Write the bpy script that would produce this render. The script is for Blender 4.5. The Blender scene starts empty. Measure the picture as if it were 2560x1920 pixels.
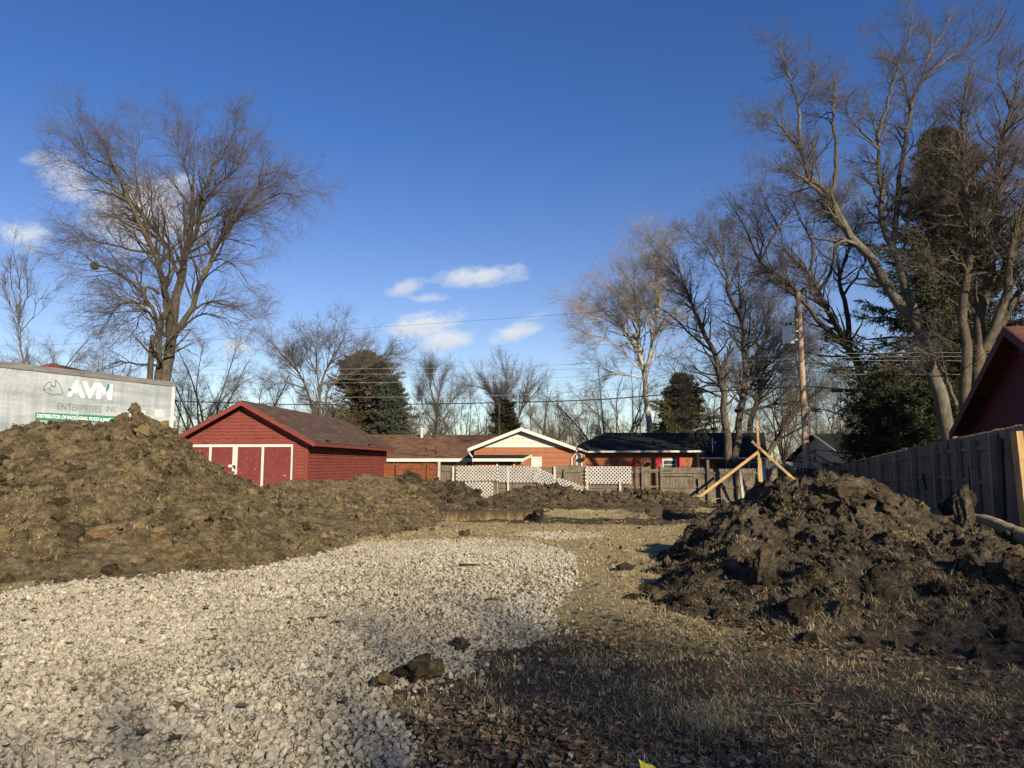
import bpy, bmesh, math, random
import numpy as np
from mathutils import Vector, Matrix
R = math.radians
SC = bpy.context.scene
COL = SC.collection
rng = np.random.default_rng(7)
random.seed(7)

# ------------------------------------------------------------------ camera
CAM = np.array([0.0, 0.0, 1.55]); FPX = 1800.0; PITCH = math.atan(200 / 1800)
cd = bpy.data.cameras.new('camera'); cam = bpy.data.objects.new('camera', cd); COL.objects.link(cam)
cam.location = CAM; cam.rotation_euler = (math.pi / 2 + PITCH, 0, 0)
cd.sensor_width = 36; cd.lens = FPX / 2560 * 36; cd.clip_end = 3000; cd.clip_start = .05
SC.camera = cam
# ------------------------------------------------------------------ sun, sky, exposure
SUN_EL, SUN_AZ = 23.0, 28.0          # azimuth: degrees to the right of straight behind the camera
tosun = Vector((math.sin(R(SUN_AZ)) * math.cos(R(SUN_EL)), -math.cos(R(SUN_AZ)) * math.cos(R(SUN_EL)), math.sin(R(SUN_EL))))
ld = bpy.data.lights.new('sun', 'SUN'); ld.energy = 5.0; ld.angle = R(.55); ld.color = (1, .86, .64)
sun = bpy.data.objects.new('sun', ld); COL.objects.link(sun)
sun.rotation_euler = tosun.to_track_quat('Z', 'Y').to_euler()
SC.view_settings.view_transform = 'Standard'; SC.view_settings.look = 'None'
SC.view_settings.exposure = 0.78; SC.view_settings.gamma = 1.0
SC.cycles.max_bounces = 5; SC.cycles.diffuse_bounces = 2; SC.cycles.glossy_bounces = 2
SC.cycles.transparent_max_bounces = 4; SC.cycles.caustics_reflective = False; SC.cycles.caustics_refractive = False
CP, SP = math.cos(PITCH), math.sin(PITCH)

def ray(u, v):
    a = (u - 1280) / FPX; b = -(v - 960) / FPX
    return np.array([a, CP - b * SP, SP + b * CP])
def P(u, v, d):
    r = ray(u, v); return CAM + r * (d / r[1])
def Gd(u, v, z=0.0):
    r = ray(u, v); return CAM + r * ((z - CAM[2]) / r[2])

W = bpy.data.worlds.new('World'); SC.world = W; W.use_nodes = True
def build_world():
    nt = W.node_tree; N = nt.nodes; L = nt.links; N.clear()
    out = N.new('ShaderNodeOutputWorld'); bg = N.new('ShaderNodeBackground'); sky = N.new('ShaderNodeTexSky')
    sky.sky_type = 'NISHITA'; sky.sun_disc = False; sky.sun_elevation = R(SUN_EL)
    sky.sun_rotation = math.pi - R(SUN_AZ) ; sky.air_density = 1.0; sky.dust_density = .1; sky.ozone_density = 2.0
    bg.inputs[1].default_value = .075
    def M(op, a, b=None, c=None, clamp=False):
        n = N.new('ShaderNodeMath'); n.operation = op; n.use_clamp = clamp
        for i, x in enumerate((a, b, c)):
            if x is None: continue
            if isinstance(x, (int, float)): n.inputs[i].default_value = x
            else: L.new(x, n.inputs[i])
        return n.outputs[0]
    tc = N.new('ShaderNodeTexCoord'); sp = N.new('ShaderNodeSeparateXYZ'); L.new(tc.outputs['Generated'], sp.inputs[0])
    y = M('MAXIMUM', sp.outputs[1], .05)
    a = M('DIVIDE', sp.outputs[0], y); b = M('DIVIDE', sp.outputs[2], y)
    cb = N.new('ShaderNodeCombineXYZ'); L.new(a, cb.inputs[0]); L.new(M('MULTIPLY', b, 1.7), cb.inputs[1])
    def noise(sc, det, w):
        n = N.new('ShaderNodeTexNoise'); n.inputs['Scale'].default_value = sc; n.inputs['Detail'].default_value = det
        n.inputs['Roughness'].default_value = .62; n.inputs['Distortion'].default_value = .35
        n.noise_dimensions = '4D'; n.inputs['W'].default_value = w; L.new(cb.outputs[0], n.inputs['Vector']); return n.outputs[0]
    n1 = M('SUBTRACT', noise(11, 7, 1.3), .5); n2 = M('SUBTRACT', noise(42, 6, 4.1), .5)
    tot = None; shade = None
    for (u, v, w, h, tilt, dens) in ((1190, 690, 122, 32, .10, .85), (1010, 722, 62, 24, .3, .6), (1080, 746, 62, 17, 0, .6), (1058, 806, 108, 44, .15, 1.1), (1118, 850, 82, 34, .05, .95),
                               (1290, 830, 75, 26, .2, .9), (350, 540, 190, 105, -.1, .9), (175, 455, 115, 65, -.5, .6), (100, 400, 60, 28, -.3, .4), (50, 585, 90, 45, -.3, .75), (430, 470, 80, 40, 0, .6),
                               (590, 868, 60, 26, 0, .7), (2150, 960, 60, 16, 0, .5), (380, 770, 70, 30, 0, .4), (1340, 790, 50, 12, .3, .22)):
        r = ray(u, v); ca, cbv = r[0] / r[1], r[2] / r[1]; rw, rh = w / FPX, h / FPX
        da = M('SUBTRACT', a, ca); db = M('SUBTRACT', b, cbv)
        ct, st = math.cos(tilt), math.sin(tilt)
        xa = M('DIVIDE', M('ADD', M('MULTIPLY', da, ct), M('MULTIPLY', db, st)), rw)
        xb = M('DIVIDE', M('SUBTRACT', M('MULTIPLY', db, ct), M('MULTIPLY', da, st)), rh)
        d = M('SQRT', M('ADD', M('MULTIPLY', xa, xa), M('MULTIPLY', xb, xb)))
        e = M('ADD', M('SUBTRACT', 1.0, d), M('ADD', M('MULTIPLY', n1, 2.1), M('MULTIPLY', n2, 1.2)))
        e = M('MULTIPLY', M('MULTIPLY', e, 1.35, clamp=True), dens)
        tot = e if tot is None else M('MAXIMUM', tot, e)
        s = M('MULTIPLY', e, xb); shade = s if shade is None else M('ADD', shade, s)
    front = M('GREATER_THAN', sp.outputs[1], .1)
    tot = M('MULTIPLY', M('SMOOTH_MIN', tot, .92, .2), front, clamp=True)
    bgc = N.new('ShaderNodeBackground'); bgc.inputs[1].default_value = 1.0
    sh = M('MULTIPLY_ADD', shade, .35, .55, clamp=True)
    mx = N.new('ShaderNodeMix'); mx.data_type = 'RGBA'; L.new(sh, mx.inputs[0])
    mx.inputs[6].default_value = (.33, .365, .43, 1); mx.inputs[7].default_value = (.56, .56, .55, 1)
    L.new(mx.outputs[2], bgc.inputs[0])
    hs = N.new('ShaderNodeHueSaturation'); el = M('DIVIDE', sp.outputs[2], .42, clamp=True); L.new(M('MULTIPLY_ADD', el, .22, 1.09), hs.inputs['Saturation']); L.new(M('MULTIPLY_ADD', el, -.008, .526), hs.inputs['Hue']); L.new(sky.outputs[0], hs.inputs['Color'])
    L.new(hs.outputs[0], bg.inputs[0])
    ms = N.new('ShaderNodeMixShader'); L.new(tot, ms.inputs[0]); L.new(bg.outputs[0], ms.inputs[1]); L.new(bgc.outputs[0], ms.inputs[2])
    L.new(ms.outputs[0], out.inputs[0])
build_world()

# ------------------------------------------------------------------ numpy noise
def _h(ix, iy, iz=0, seed=0):
    h = (ix.astype(np.int64) * 374761393 + iy.astype(np.int64) * 668265263 + np.int64(seed) * 974634777 + (iz.astype(np.int64) * 2147483647 if not isinstance(iz, int) else iz)) & 0xffffffff
    h = ((h ^ (h >> 13)) * 1274126177) & 0xffffffff
    h = ((h ^ (h >> 16)) * 2246822519) & 0xffffffff
    return ((h ^ (h >> 15)) & 0xffffff) / float(0xffffff)
def vnoise(x, y, seed=0):
    x = np.asarray(x, float); y = np.asarray(y, float)
    ix = np.floor(x); iy = np.floor(y); fx = x - ix; fy = y - iy
    fx = fx * fx * fx * (fx * (fx * 6 - 15) + 10); fy = fy * fy * fy * (fy * (fy * 6 - 15) + 10)
    a = _h(ix, iy, 0, seed); b = _h(ix + 1, iy, 0, seed); c = _h(ix, iy + 1, 0, seed); d = _h(ix + 1, iy + 1, 0, seed)
    return (a + (b - a) * fx) * (1 - fy) + (c + (d - c) * fx) * fy
def fbm(x, y, oct=4, seed=0, gain=.5):
    s = 0; a = 1; t = 0
    for i in range(oct):
        s = s + a * (vnoise(x, y, seed + i * 17) - .5); t += a; x = x * 2.03 + 1.7; y = y * 2.03 - 3.1; a *= gain
    return s / t * 2
def worley(x, y, seed=0):
    ix = np.floor(x); iy = np.floor(y); best = np.full(np.shape(x), 9.0); sec = best.copy(); cid = np.zeros(np.shape(x))
    for dx in (-1, 0, 1):
        for dy in (-1, 0, 1):
            cx = ix + dx; cy = iy + dy
            px = cx + _h(cx, cy, 0, seed); py = cy + _h(cx, cy, 0, seed + 5)
            d = np.hypot(px - x, py - y); m = d < best
            sec = np.where(m, best, np.minimum(sec, d)); cid = np.where(m, _h(cx, cy, 0, seed + 9), cid); best = np.where(m, d, best)
    return best, sec, cid
def sstep(a, b, x):
    t = np.clip((x - a) / (b - a), 0, 1); return t * t * (3 - 2 * t)
def inpoly(px, py, poly):
    c = np.zeros(np.shape(px), bool); n = len(poly)
    for i in range(n):
        x1, y1 = poly[i]; x2, y2 = poly[(i + 1) % n]
        if y1 == y2: continue
        c ^= ((y1 > py) != (y2 > py)) & (px < (x2 - x1) * (py - y1) / (y2 - y1) + x1)
    return c

# ------------------------------------------------------------------ objects
OFF = {}
def thing(name, label, cat, loc, group=None):
    o = bpy.data.objects.new(name, None); COL.objects.link(o); o.location = loc; o.empty_display_size = .3
    o['label'] = label; o['category'] = cat
    if group: o['group'] = group
    OFF[o.name] = np.array(loc, float); return o
def tag(o, label, cat, group=None, kind=None):
    if label: o['label'] = label
    if cat: o['category'] = cat
    if group: o['group'] = group
    if kind: o['kind'] = kind
    return o
def mesh_obj(name, V, faces, mat, parent=None, smooth=False, attrs=None, label=None):
    """V (n,3) in world space; faces: one array (m,k) or a list of such / of python tuples"""
    V = np.asarray(V, float)
    base = OFF[parent.name] if parent else np.zeros(3)
    me = bpy.data.meshes.new(name)
    if not isinstance(faces, list): faces = [faces]
    if faces and isinstance(faces[0], (tuple,)):
        me.from_pydata((V - base).tolist(), [], faces)
    else:
        faces = [np.asarray(f, np.int32) for f in faces if len(f)]
        me.vertices.add(len(V)); me.vertices.foreach_set('co', (V - base).astype(np.float32).ravel())
        tot = sum(f.size for f in faces); me.loops.add(tot); me.loops.foreach_set('vertex_index', np.concatenate([f.ravel() for f in faces]))
        nf = sum(len(f) for f in faces); me.polygons.add(nf)
        cnt = np.concatenate([np.full(len(f), f.shape[1], np.int32) for f in faces])
        st = np.concatenate([[0], np.cumsum(cnt)[:-1]]).astype(np.int32)
        me.polygons.foreach_set('loop_start', st)
        me.update(calc_edges=True)
    me.polygons.foreach_set('use_smooth', np.full(len(me.polygons), smooth))
    if attrs:
        for k, a in attrs.items():
            at = me.attributes.new(k, 'FLOAT', 'POINT'); at.data.foreach_set('value', np.asarray(a, np.float32))
    if mat: me.materials.append(mat)
    o = bpy.data.objects.new(name, me); COL.objects.link(o)
    if parent: o.parent = parent
    if label: o['label'] = label
    OFF[o.name] = base
    return o

class MB:
    def __init__(s): s.v = []; s.f = []
    def poly(s, pts):
        n = len(s.v); s.v += [tuple(p) for p in pts]; s.f.append(tuple(range(n, n + len(pts)))); return s
    def prism(s, pts, vec):
        pts = [np.array(p, float) for p in pts]; vec = np.array(vec, float); n = len(pts); b = len(s.v)
        s.v += [tuple(p) for p in pts] + [tuple(p + vec) for p in pts]
        nrm = np.zeros(3)
        for i in range(n): nrm += np.cross(pts[i], pts[(i + 1) % n])
        top = list(range(b, b + n)); bot = list(range(b + n, b + 2 * n))
        if np.dot(nrm, vec) > 0: s.f.append(tuple(top[::-1])); s.f.append(tuple(bot)); fl = False
        else: s.f.append(tuple(top)); s.f.append(tuple(bot[::-1])); fl = True
        for i in range(n):
            j = (i + 1) % n; q = (b + i, b + j, b + n + j, b + n + i); s.f.append(q[::-1] if fl else q)
        return s
    def box(s, lo, hi):
        x0, y0, z0 = lo; x1, y1, z1 = hi
        return s.prism([(x0, y0, z0), (x1, y0, z0), (x1, y1, z0), (x0, y1, z0)], (0, 0, z1 - z0))
    def beam(s, a, b, w, h, side=(0, 1, 0)):
        a = np.array(a, float); b = np.array(b, float); d = b - a; d /= np.linalg.norm(d)
        x = np.cross(d, side); x /= np.linalg.norm(x); y = np.cross(d, x)
        return s.prism([a + x * w / 2 + y * h / 2, a - x * w / 2 + y * h / 2, a - x * w / 2 - y * h / 2, a + x * w / 2 - y * h / 2], b - a)
    def add(s, V, F):
        b = len(s.v); s.v += [tuple(p) for p in V]; s.f += [tuple(int(i) + b for i in f) for f in F]; return s
    def tube(s, pts, rad, sides=8, cap=True):
        pts = np.array(pts, float); rad = np.broadcast_to(np.array(rad, float), (len(pts),))
        V, F = strands(pts[None], rad[None], sides); b = len(s.v); s.add(V, F)
        if cap:
            s.f.append(tuple(range(b + sides - 1, b - 1, -1))); e = b + (len(pts) - 1) * sides; s.f.append(tuple(range(e, e + sides)))
        return s
    def build(s, name, mat, parent=None, label=None, bevel=0, smooth=False):
        o = mesh_obj(name, s.v, list(s.f), mat, parent, smooth, label=label)
        if bevel:
            m = o.modifiers.new('bevel', 'BEVEL'); m.width = bevel; m.segments = 2; m.limit_method = 'ANGLE'
        return o

def strands(pts, rad, sides=3, ref=None):
    N, K, _ = pts.shape
    t = np.empty_like(pts); t[:, 1:-1] = pts[:, 2:] - pts[:, :-2]; t[:, 0] = pts[:, 1] - pts[:, 0]; t[:, -1] = pts[:, -1] - pts[:, -2]
    t /= np.linalg.norm(t, axis=2, keepdims=True) + 1e-9
    d = pts[:, -1] - pts[:, 0]
    r = np.tile(np.array([0.31, .87, .12]), (N, 1)) if ref is None else ref
    par = np.abs((d * r).sum(1)) / (np.linalg.norm(d, axis=1) * np.linalg.norm(r, axis=1) + 1e-9) > .9
    r = np.where(par[:, None], np.array([[.9, -.1, .4]]), r)
    x = np.cross(t, r[:, None, :]); x /= np.linalg.norm(x, axis=2, keepdims=True) + 1e-9
    y = np.cross(t, x)
    a = np.arange(sides) * 2 * math.pi / sides
    V = pts[:, :, None, :] + rad[:, :, None, None] * (np.cos(a)[None, None, :, None] * x[:, :, None, :] + np.sin(a)[None, None, :, None] * y[:, :, None, :])
    V = V.reshape(-1, 3)
    n = np.arange(N)[:, None, None] * K * sides; k = np.arange(K - 1)[None, :, None] * sides; s = np.arange(sides)[None, None, :]; s2 = (s + 1) % sides
    F = np.stack([n + k + s, n + k + s2, n + k + sides + s2, n + k + sides + s], -1).reshape(-1, 4)
    return V, F

def rotmats(n, rng, tilt=None):
    if tilt is None:
        q = rng.normal(size=(n, 4)); q /= np.linalg.norm(q, axis=1, keepdims=True); w, x, y, z = q.T
        return np.stack([1 - 2 * (y * y + z * z), 2 * (x * y - z * w), 2 * (x * z + y * w), 2 * (x * y + z * w), 1 - 2 * (x * x + z * z), 2 * (y * z - x * w), 2 * (x * z - y * w), 2 * (y * z + x * w), 1 - 2 * (x * x + y * y)], 1).reshape(n, 3, 3)
    a = rng.uniform(0, 2 * math.pi, n); c, s = np.cos(a), np.sin(a); o = np.zeros(n); e = np.ones(n)
    Z = np.stack([c, -s, o, s, c, o, o, o, e], 1).reshape(n, 3, 3)
    b = rng.normal(0, tilt, n); c, s = np.cos(b), np.sin(b)
    X = np.stack([e, o, o, o, c, -s, o, s, c], 1).reshape(n, 3, 3)
    a = rng.uniform(0, 2 * math.pi, n); c, s = np.cos(a), np.sin(a)
    Z2 = np.stack([c, -s, o, s, c, o, o, o, e], 1).reshape(n, 3, 3)
    return Z2 @ X @ Z
def ico(sub):
    bm = bmesh.new(); bmesh.ops.create_icosphere(bm, subdivisions=sub, radius=1); bm.verts.ensure_lookup_table()
    V = np.array([v.co[:] for v in bm.verts]); F = np.array([[v.index for v in f.verts] for f in bm.faces]); bm.free(); return V, F
def rocks(n, sub, amp, seed, squash=.75):
    out = []; r = np.random.default_rng(seed); V0, F = ico(sub)
    for i in range(n):
        V = V0.copy()
        for k in range(7):                                   # planar cuts make angular faces
            d = r.normal(size=3); d /= np.linalg.norm(d); h = r.uniform(.5, .9); q = V @ d; V -= np.maximum(q - h, 0)[:, None] * d
        s = V0 * 2.1 + r.uniform(0, 50, 3)
        nn = fbm(s[:, 0] + s[:, 2] * .7, s[:, 1] - s[:, 2] * .6, 3, i + seed)
        s2 = V0 * 6.5 + r.uniform(0, 50, 3); n2 = fbm(s2[:, 0] + s2[:, 2] * .8, s2[:, 1] - s2[:, 2] * .7, 2, i + seed + 3) if len(V0) > 100 else 0 * nn
        V = V * (1 + amp * nn + .55 * amp * n2)[:, None]; V *= np.array([1, r.uniform(.65, 1), r.uniform(.5, squash)]); out.append((V, F))
    return out
def scatter(protos, pos, rot, scale, rng):
    """merge random copies; returns V, F, owner"""
    n = len(pos); pick = rng.integers(0, len(protos), n); Vs = []; Fs = []; own = []; b = 0
    scale = np.asarray(scale, float)
    if scale.ndim == 1: scale = scale[:, None]
    for k, (V, F) in enumerate(protos):
        i = np.where(pick == k)[0]
        if not len(i): continue
        X = np.einsum('nij,vj->nvi', rot[i], V) * scale[i][:, None, :] if scale.shape[1] == 1 else np.einsum('nij,nvj->nvi', rot[i], V[None] * scale[i][:, None, :])
        X = X + pos[i][:, None, :]
        Vs.append(X.reshape(-1, 3)); Fs.append((F[None] + (np.arange(len(i)) * len(V))[:, None, None]).reshape(-1, F.shape[1]) + b); b += len(i) * len(V)
        own.append(np.repeat(i, len(V)))
    return np.concatenate(Vs), np.concatenate(Fs), np.concatenate(own)

# ------------------------------------------------------------------ materials
class NT:
    def __init__(s, name, rough=.85, spec=.25):
        s.m = bpy.data.materials.new(name); s.m.use_nodes = True; s.nt = s.m.node_tree; s.N = s.nt.nodes; s.L = s.nt.links
        s.b = s.N['Principled BSDF']; s.b.inputs['Roughness'].default_value = rough; s.b.inputs['Specular IOR Level'].default_value = spec
        s._o = None
    def obj(s):
        if s._o is None: s._o = s.N.new('ShaderNodeTexCoord').outputs['Object']
        return s._o
    def geo(s):
        return s.N.new('ShaderNodeNewGeometry').outputs['Position']
    def link(s, x, sock):
        if isinstance(x, (int, float)): sock.default_value = x
        elif isinstance(x, tuple): sock.default_value = x + (1,) if len(x) == 3 and sock.type == 'RGBA' else x
        else: s.L.new(x, sock)
    def math(s, op, a, b=None, clamp=False):
        n = s.N.new('ShaderNodeMath'); n.operation = op; n.use_clamp = clamp; s.link(a, n.inputs[0])
        if b is not None: s.link(b, n.inputs[1])
        return n.outputs[0]
    def noise(s, scale, detail=5, rough=.6, vec=None, dist=0, stretch=None):
        n = s.N.new('ShaderNodeTexNoise'); n.inputs['Scale'].default_value = scale; n.inputs['Detail'].default_value = detail; n.inputs['Roughness'].default_value = rough; n.inputs['Distortion'].default_value = dist
        v = vec or s.obj()
        if stretch:
            mp = s.N.new('ShaderNodeMapping'); mp.inputs['Scale'].default_value = stretch; s.L.new(v, mp.inputs[0]); v = mp.outputs[0]
        s.L.new(v, n.inputs['Vector']); return n.outputs[0]
    def ramp(s, x, *stops):
        r = s.N.new('ShaderNodeValToRGB'); e = r.color_ramp.elements
        while len(e) < len(stops): e.new(.5)
        for i, (p, c) in enumerate(stops): e[i].position = p; e[i].color = (c + (1,)) if isinstance(c, tuple) else (c, c, c, 1)
        s.L.new(x, r.inputs[0]); return r.outputs[0]
    def mix(s, f, a, b, mode='MIX'):
        m = s.N.new('ShaderNodeMix'); m.data_type = 'RGBA'; m.blend_type = mode; s.link(f, m.inputs[0]); s.link(a, m.inputs[6]); s.link(b, m.inputs[7]); return m.outputs[2]
    def attr(s, name):
        a = s.N.new('ShaderNodeAttribute'); a.attribute_name = name; return a.outputs['Fac']
    def sep(s, vec):
        n = s.N.new('ShaderNodeSeparateXYZ'); s.L.new(vec, n.inputs[0]); return n.outputs
    def dot(s, v, d):
        n = s.N.new('ShaderNodeVectorMath'); n.operation = 'DOT_PRODUCT'; s.L.new(v, n.inputs[0]); n.inputs[1].default_value = d; return n.outputs['Value']
    def comb(s, x, y, z=0):
        n = s.N.new('ShaderNodeCombineXYZ'); s.link(x, n.inputs[0]); s.link(y, n.inputs[1]); s.link(z, n.inputs[2]); return n.outputs[0]
    def bump(s, h, strength=.5, dist=.02):
        n = s.N.new('ShaderNodeBump'); n.inputs['Strength'].default_value = strength; n.inputs['Distance'].default_value = dist; s.L.new(h, n.inputs['Height']); s.L.new(n.outputs[0], s.b.inputs['Normal'])
    def color(s, c): s.link(c, s.b.inputs['Base Color']); return s

def m_simple(name, c1, c2, scale=3, rough=.8, bump=0, spec=.25, stretch=None, metal=0, detail=5, lo=.35, hi=.65):
    t = NT(name, rough, spec); n = t.noise(scale, detail, .65, stretch=stretch); t.color(t.ramp(n, (lo, c1), (hi, c2)))
    if metal: t.b.inputs['Metallic'].default_value = metal
    if bump: t.bump(t.noise(scale * 6, 4, stretch=stretch), bump, .01)
    return t.m
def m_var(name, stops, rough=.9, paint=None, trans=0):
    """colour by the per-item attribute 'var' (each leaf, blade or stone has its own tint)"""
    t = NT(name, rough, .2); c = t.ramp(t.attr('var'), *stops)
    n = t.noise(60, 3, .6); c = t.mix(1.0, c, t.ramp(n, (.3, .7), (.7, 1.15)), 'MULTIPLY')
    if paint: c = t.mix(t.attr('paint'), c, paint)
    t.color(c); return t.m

def m_ground():
    t = NT('ground_soil_and_dead_lawn', .95, .1); g = t.geo()
    n1 = t.noise(1.1, 6, .65, g); n2 = t.noise(9, 6, .7, g); n3 = t.noise(55, 4, .7, g)
    grass = t.ramp(n2, (.30, (.19, .148, .076)), (.48, (.30, .24, .128)), (.66, (.40, .325, .18)))
    grass = t.mix(t.ramp(n1, (.35, 0.0), (.75, .5)), grass, (.21, .18, .085))
    litter = t.ramp(n3, (.35, (.032, .024, .015)), (.62, (.095, .072, .045)))
    soil = t.ramp(n3, (.3, (.032, .024, .017)), (.55, (.062, .047, .032)), (.75, (.10, .078, .05)))
    clay = t.ramp(n2, (.3, (.16, .11, .05)), (.6, (.32, .22, .10)))
    c = t.mix(t.attr('litter'), grass, litter)
    d = t.math('ADD', t.attr('dirt'), t.math('MULTIPLY', t.math('SUBTRACT', n2, .5), .9))
    c = t.mix(t.ramp(d, (.38, 0.0), (.58, 1.0)), c, soil)
    c = t.mix(t.attr('clay'), c, clay)
    c = t.mix(t.attr('dust'), c, t.ramp(n3, (.3, (.13, .113, .08)), (.65, (.27, .24, .18))))
    t.color(c); t.bump(t.math('ADD', n3, t.math('MULTIPLY', n2, 1.5)), .8, .03); return t.m
def m_dirt(name, dark, mid, lite, clay, clay_lo=.565):
    t = NT(name, .95, .12); g = t.geo()
    n1 = t.noise(1.3, 7, .68, g, .5); n2 = t.noise(9, 9, .78, g); n3 = t.noise(48, 5, .78, g)
    c = t.ramp(n2, (.34, dark), (.5, mid), (.66, lite))
    c = t.mix(t.ramp(n1, (clay_lo, 0.0), (clay_lo + .12, .85)), c, t.ramp(n2, (.3, tuple(x * .6 for x in clay)), (.6, clay)))
    c = t.mix(1.0, c, t.ramp(n3, (.34, .5), (.66, 1.4)), 'MULTIPLY')
    n4 = t.noise(2.1, 6, .7, g, .8, (1, 1, 2.2)); c = t.mix(1.0, c, t.ramp(n4, (.38, .52), (.56, 1.12)), 'MULTIPLY')
    c = t.mix(t.math('MULTIPLY', t.math('SUBTRACT', t.attr('var'), .75, True), 2.4), c, clay); c = t.mix(1.0, c, t.ramp(t.attr('var'), (.08, .5), (.26, 1.0)), 'MULTIPLY')
    t.color(c); t.bump(t.math('ADD', t.math('MULTIPLY', n2, 1.3), n3), 1.0, .045); return t.m
M = {}
M['ground'] = m_ground()
M['dirt_l'] = m_dirt('brown_clay_dirt', (.078, .060, .034), (.165, .128, .074), (.27, .215, .128), (.33, .235, .11))
M['dirt_r'] = m_dirt('dark_topsoil', (.040, .031, .021), (.098, .078, .054), (.19, .153, .107), (.17, .13, .07), .64)
M['dirt_b'] = m_dirt('brown_topsoil', (.042, .032, .021), (.092, .072, .046), (.16, .128, .085), (.22, .16, .08), .62)
M['stone'] = m_var('crushed_limestone', ((0, (.14, .12, .083)), (.2, (.235, .207, .152)), (.6, (.315, .284, .217)), (1, (.40, .37, .30))), .85)
M['blade'] = m_var('dead_grass_blades', ((0, (.14, .106, .055)), (.35, (.29, .23, .12)), (.7, (.45, .37, .21)), (.86, (.50, .43, .27)), (.9, (.15, .17, .065)), (1, (.10, .13, .05))), .8, (.36, .045, .04))
M['leaf'] = m_var('dry_leaves', ((0, (.045, .030, .019)), (.4, (.11, .074, .046)), (.75, (.20, .142, .092)), (1, (.36, .295, .22))), .75, (.38, .04, .045))
M['opaint'] = m_simple('orange_marking_paint', (.42, .10, .04), (.55, .16, .07), 20)

def m_wood(name, c1, c2, c3, grain=(22, 22, 1.2), rough=.85):
    t = NT(name, rough, .2); n = t.noise(1.6, 6, .7, stretch=grain); n2 = t.noise(2.2, 3, .6)
    c = t.ramp(n, (.3, c1), (.5, c2), (.7, c3)); c = t.mix(1.0, c, t.ramp(n2, (.3, .72), (.7, 1.15)), 'MULTIPLY')
    t.color(c); t.bump(n, .3, .008); return t.m
M['oldwood'] = m_wood('weathered_grey_wood', (.062, .05, .036), (.13, .108, .08), (.20, .17, .13), (9, 9, .8))
M['greywood'] = m_wood('grey_fence_wood', (.095, .070, .05), (.155, .12, .088), (.215, .172, .13), (9, 9, .8))
M['fencepost'] = m_wood('brownish_fence_post', (.13, .095, .065), (.22, .165, .12), (.30, .235, .175), (9, 9, .8))
M['brownwood'] = m_wood('stained_brown_wood', (.11, .035, .016), (.17, .055, .024), (.22, .078, .035))
M['newwood'] = m_wood('fresh_lumber', (.28, .175, .072), (.38, .25, .113), (.44, .305, .15), (6, 6, 2))
M['palepost'] = m_wood('pale_wooden_post', (.30, .27, .225), (.42, .39, .33), (.52, .49, .43))
M['polewood'] = m_wood('utility_pole_wood', (.25, .178, .12), (.37, .27, .19), (.46, .36, .265), (7, 7, .5))
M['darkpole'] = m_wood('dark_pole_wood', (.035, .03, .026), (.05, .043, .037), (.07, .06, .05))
M['white'] = m_simple('white_paint', (.47, .46, .435), (.55, .54, .515), 5, .55)
M['lattice'] = m_simple('white_vinyl', (.36, .35, .33), (.45, .44, .42), 3, .5)
M['rail'] = m_simple('grey_rail', (.12, .11, .11), (.2, .19, .185), 4, .6, stretch=(.6, .6, 3))
M['black'] = m_simple('black_metal', (.012, .012, .013), (.025, .025, .026), 9, .5)
M['rubber'] = m_simple('tyre_rubber', (.014, .014, .014), (.025, .024, .023), 9, .8)
M['steel'] = m_simple('galvanised_steel', (.42, .43, .44), (.58, .59, .60), 6, .4, metal=.35)
M['glass'] = m_simple('dark_glass', (.03, .04, .045), (.10, .115, .12), 2.5, .12, spec=.6)
M['curtain'] = m_simple('pale_blind', (.40, .40, .37), (.55, .54, .5), 20, .7, stretch=(1, 1, 8))
M['teal'] = m_simple('dark_teal_door', (.010, .032, .034), (.018, .048, .05), 3, .5)
M['shutter'] = m_simple('bright_red_shutter', (.50, .02, .035), (.62, .03, .05), 6, .6)
M['blue'] = m_simple('blue_ribbon', (.008, .02, .33), (.015, .04, .5), 12, .45)
M['yellow'] = m_simple('yellow_flag_plastic', (.62, .56, .04), (.74, .68, .08), 9, .5)
M['wattle'] = m_simple('straw_wattle', (.20, .155, .095), (.34, .275, .18), 40, .9, .8)
M['concrete'] = m_simple('concrete_base', (.25, .24, .22), (.36, .35, .32), 6, .9)

def m_redpaint():
    t = NT('weathered_red_paint', .8, .2); g = t.obj()
    n = t.noise(1.4, 6, .65, g); s = t.noise(3, 5, .65, g, 0, (1.2, 1.2, 9)); f = t.noise(26, 4, .7, g)
    c = t.ramp(n, (.3, (.145, .038, .030)), (.7, (.195, .053, .042)))
    c = t.mix(t.ramp(s, (.57, 0.0), (.61, .9)), c, (.135, .010, .010))
    c = t.mix(t.ramp(f, (.70, 0.0), (.76, .4)), c, (.40, .16, .13))
    t.color(c); t.bump(f, .25, .01); return t.m
M['red'] = m_redpaint()
def m_doorred():
    t = NT('chipped_door_paint', .75, .2); g = t.obj()
    f = t.noise(9, 8, .8, g, 1.8); n = t.noise(2, 3, .5, g)
    c = t.ramp(n, (.3, (.125, .026, .025)), (.7, (.155, .034, .032)))
    c = t.mix(t.ramp(f, (.61, 0.0), (.63, .8)), c, (.62, .42, .36)); t.color(c); return t.m
M['doorred'] = m_doorred()
M['redtrim'] = m_simple('red_trim_paint', (.15, .034, .026), (.20, .046, .036), 4, .7)
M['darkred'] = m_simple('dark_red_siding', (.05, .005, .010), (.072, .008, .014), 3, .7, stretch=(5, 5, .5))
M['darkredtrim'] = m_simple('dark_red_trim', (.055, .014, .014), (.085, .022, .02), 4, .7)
M['orange'] = m_simple('orange_siding', (.235, .09, .043), (.285, .112, .054), 3, .75)
M['cream'] = m_simple('cream_siding', (.46, .445, .365), (.52, .505, .43), 3, .65)
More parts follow.
